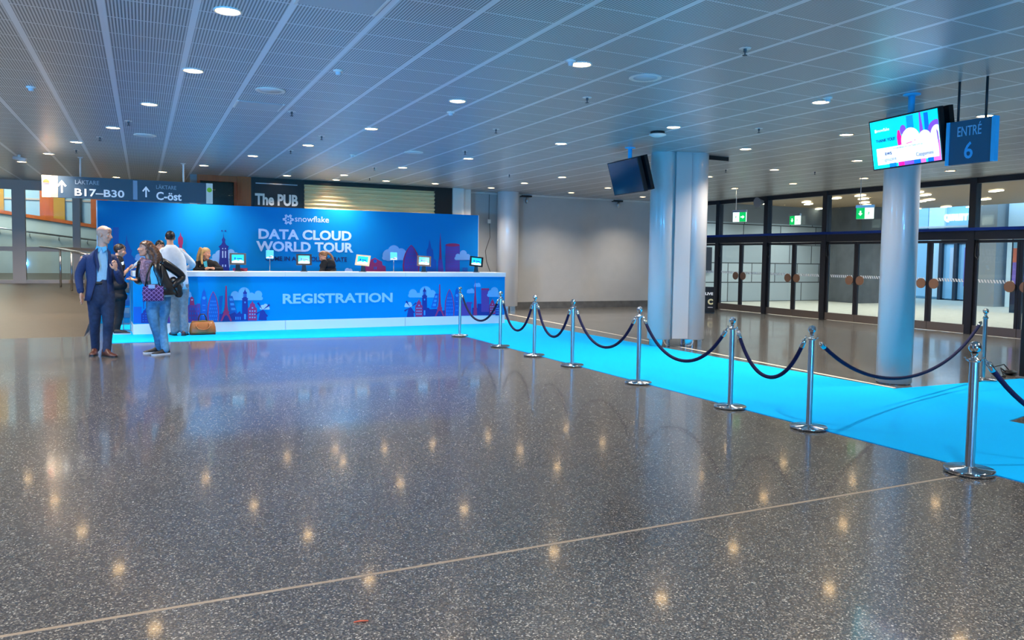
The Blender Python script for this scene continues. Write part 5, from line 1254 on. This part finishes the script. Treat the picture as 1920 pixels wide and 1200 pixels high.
# ---- person in black with a tablet, left end of the counter
F = Fig('dark haired person dressed in black holding a thin tablet, standing behind the bald man', (222, 626), z0=.006)
P = F.P; rt = F.root
hc = P(225, 470); fd = (.96, -.2, -.18)
lf, rf = F.G(216, 625), F.G(221, 627); hipL, hipR = P(221, 550, .06), P(224, 550, -.06); knL, knR = P(218, 588, .05), P(224, 588, -.05); anL, anR = P(215, 616, .04), P(218, 618, -.05)
shL, shR = P(221, 488, .14), P(220, 489, -.15); elL, wrL = P(228, 515, .18), P(241, 505, .06); elR, wrR = P(225, 517, -.2), P(241, 504, -.14)
mb = MB(); head(mb, hc, fd, .97); limb(mb, [(hc+Vector((-.02, 0, -.05)), .05), (P(220, 483), .055), (P(219, 489), .07)])
for pts in (((hipL, .085), (knL, .055), (anL, .04), (lf+Vector((0, 0, .05)), .033)), ((hipR, .085), (knR, .055), (anR, .04), (rf+Vector((0, 0, .05)), .033)), ((shL, .06), (elL, .058), (wrL, .04)), ((shR, .06), (elR, .06), (wrR, .042)), ((P(222, 550), .12), (P(220, 522), .11), (P(219, 500), .12), (P(219, 490), .1))): core(mb, pts)
hand(mb, wrR, (.9, .1, .35), (-.2, .5, .8), .95, .5, 1); hand(mb, wrL, (.9, -.3, .3), (0, -.2, .9), .95, .5, -1)
bake_solid(mb.build('body', SKIN2, rt), .0065, 1)
face_bits(hc, fd, rt, .97, HAIRD); hair_mesh(hc, fd, .98, rt, HAIRD, -.06, .06, (), 1.03)
blk = noisy(mat('black cotton', (20, 20, 26), .85), 16, .3, bump=.15)
mb = MB()
for c, a, b in ((P(222, 556), .15, .2), (P(222, 535), .15, .19), (P(220, 515), .145, .18), (P(219, 499), .145, .19), (P(219, 490), .12, .18)): mb.ell(c, (a, b, .12), n=20, m=12)
limb(mb, [(shR, .07), (P(223, 503, -.2), .066), (P(226, 514, -.2), .06)]); limb(mb, [(shL, .07), (P(225, 503, .18), .064), (elL, .058)]); bake_solid(mb.build('tunic', blk, rt), .011, 3, .006, 13)
mb = MB(); mb.prism([P(227, 492, -.235), P(232, 490, -.235), P(232, 496, -.24), P(229, 497, -.24)], (0, -.006, 0)); mb.build('sleeve_print', M['signwh'], rt)
mb = MB(); limb(mb, [(hipL, .11), (knL, .075), (anL, .06)]); limb(mb, [(hipR, .11), (knR, .077), (anR, .062)]); bake_solid(mb.build('trousers', blk, rt), .011, 3, .006, 14)
for q, d in ((lf, (.9, .35)), (rf, (.98, -.1))):
    mb = MB(); shoe(mb, q, d, 1.0, .01); o = mb.build('shoe', bks, rt); mb = MB(); sole(mb, q, d, 1.0, .022); mb.build('sole', wsl, o)
tb = thing('handheld_tablet', 'thin pale tablet held up by the person in black', 'tablet', F.B, -F.brg)
c = P(251, 498, -.1); mb = MB(); mb.obox(c, (.09, .02, .085), (-.02, .1, .0), (-.004, -.001, .0045)); mb.build('case', mat('pale tablet case', (170, 190, 206), .3), tb)

# ---- staff behind the counter
def staff(label, px, Y, hpx, fd, hair, hm, long, shl, shr, ell_, elr, wl, wr, topm, s=.97, inner=None, lean=0.0):
    b = at_y(px, 500, Y); F = Fig(label, base=(b.x, Y, .006)); P = F.P; rt = F.root; hc = P(*hpx)
    g = F.o.z  # eye height in local units
    mb = MB(); head(mb, hc, fd, s); nb = (P(*shl)+P(*shr))/2
    limb(mb, [(hc+Vector((0, 0, -.05)), .048), ((hc+nb)/2+Vector((0, .0, -.06)), .05), (nb, .07)])
    hip = Vector((lean, .05, .93)); limb(mb, [(hip, .08), ((hip+nb)/2, .07), (nb+Vector((0, 0, -.03)), .07)])
    for a, e, w in ((shl, ell_, wl), (shr, elr, wr)): limb(mb, [(P(*a), .046), (P(*e), .038), (P(*w), .026)])
    for gx in (-.09, .09): limb(mb, [(hip+Vector((gx, 0, 0)), .06), (Vector((gx, 0, .5)), .04), (Vector((gx, .02, .08)), .04)])
    d = P(*wl)-P(*ell_); hand(mb, P(*wl), d, (0, 0, -1), .92, .6, 1); d = P(*wr)-P(*elr); hand(mb, P(*wr), d, (0, 0, -1), .92, .6, -1)
    bake_solid(mb.build('body', SKIN2, rt), .0065, 1)
    face_bits(hc, fd, rt, s, hm)
    hair_mesh(hc, fd, s*1.01, rt, hm, -.07, .058, [[(P(*q), r) for q, r in l] for l in long], 1.04)
    mb = MB()
    for t, a, b_ in ((0, .175, .15), (.3, .16, .14), (.6, .165, .14), (.85, .18, .13), (1, .16, .11)): mb.ell(hip+(nb-hip)*t, (a, b_, .1), n=20, m=12)
    for a, e, w in ((shl, ell_, wl), (shr, elr, wr)):
        A_, E_, W_ = P(*a), P(*e), P(*w); limb(mb, [(A_, .07), (A_*.5+E_*.5, .062), (E_, .056), (E_*.25+W_*.75, .043)])
    bake_solid(mb.build('jacket', topm, rt), .011, 3, .006, 13)
    mb = MB()
    for gx in (-.09, .09): limb(mb, [(hip+Vector((gx, 0, 0)), .11), (Vector((gx, 0, .5)), .08), (Vector((gx, .02, .1)), .06)])
    bake_solid(mb.build('trousers', blk, rt), .012, 2)
    for gx in (-.09, .09): mb = MB(); shoe(mb, (gx, 0, 0), (0, -1), .95, .01); mb.build('shoe', bks, rt)
    if inner:
        mb = MB(); mb.prism([P(*q) for q in inner[1]], (0, -.012, 0)); mb.build('blouse_front', inner[0], rt)
    return F
staff('blonde woman in a black jacket behind the counter, hands clasped on the worktop', 386, 17.0, (386, 476, -.14), (.8, -.58, -.05), True, HAIRL,
      [[((376, 466, -.1), .03), ((372, 480, -.1), .034), ((371, 492, -.12), .03), ((374, 500, -.16), .02)], [((380, 468, -.2), .024), ((378, 482, -.24), .026), ((379, 494, -.26), .02)], [((384, 466, 0), .03), ((378, 482, .02), .036), ((377, 494, 0), .03)]],
      (372, 494, -.1), (402, 495, -.05), (368, 507, -.16), (414, 506, -.2), (390, 503, -.44), (398, 503, -.42), blk, .97,
      (mat('teal blouse', (56, 170, 196), .6), [(381, 491, -.26), (388, 489, -.27), (389, 500, -.3), (384, 502, -.3)]))
staff('ponytailed woman in black behind the counter, head bent down to the left', 612, 17.15, (606, 481, -.1), (-.78, -.5, -.42), True, HAIRP,
      [[((612, 474, 0), .034), ((619, 477, .02), .028), ((624, 485, .02), .026), ((626, 497, .02), .016)]],
      (608, 492, -.12), (622, 494, .1), (604, 506, -.2), (626, 508, .02), (600, 512, -.4), (618, 513, -.35), blk, .93)
staff('dark haired person behind the counter, mostly hidden by the laughing woman and the white shirt', 301, 17.0, (300, 463, 0), (.2, -.97, -.1), True, HAIRD,
      [], (288, 484, 0), (312, 484, 0), (286, 504, -.1), (316, 504, -.1), (293, 508, -.3), (309, 508, -.3), noisy(mat('navy staff top', (30, 36, 60), .8), 16, .2), 1.0)
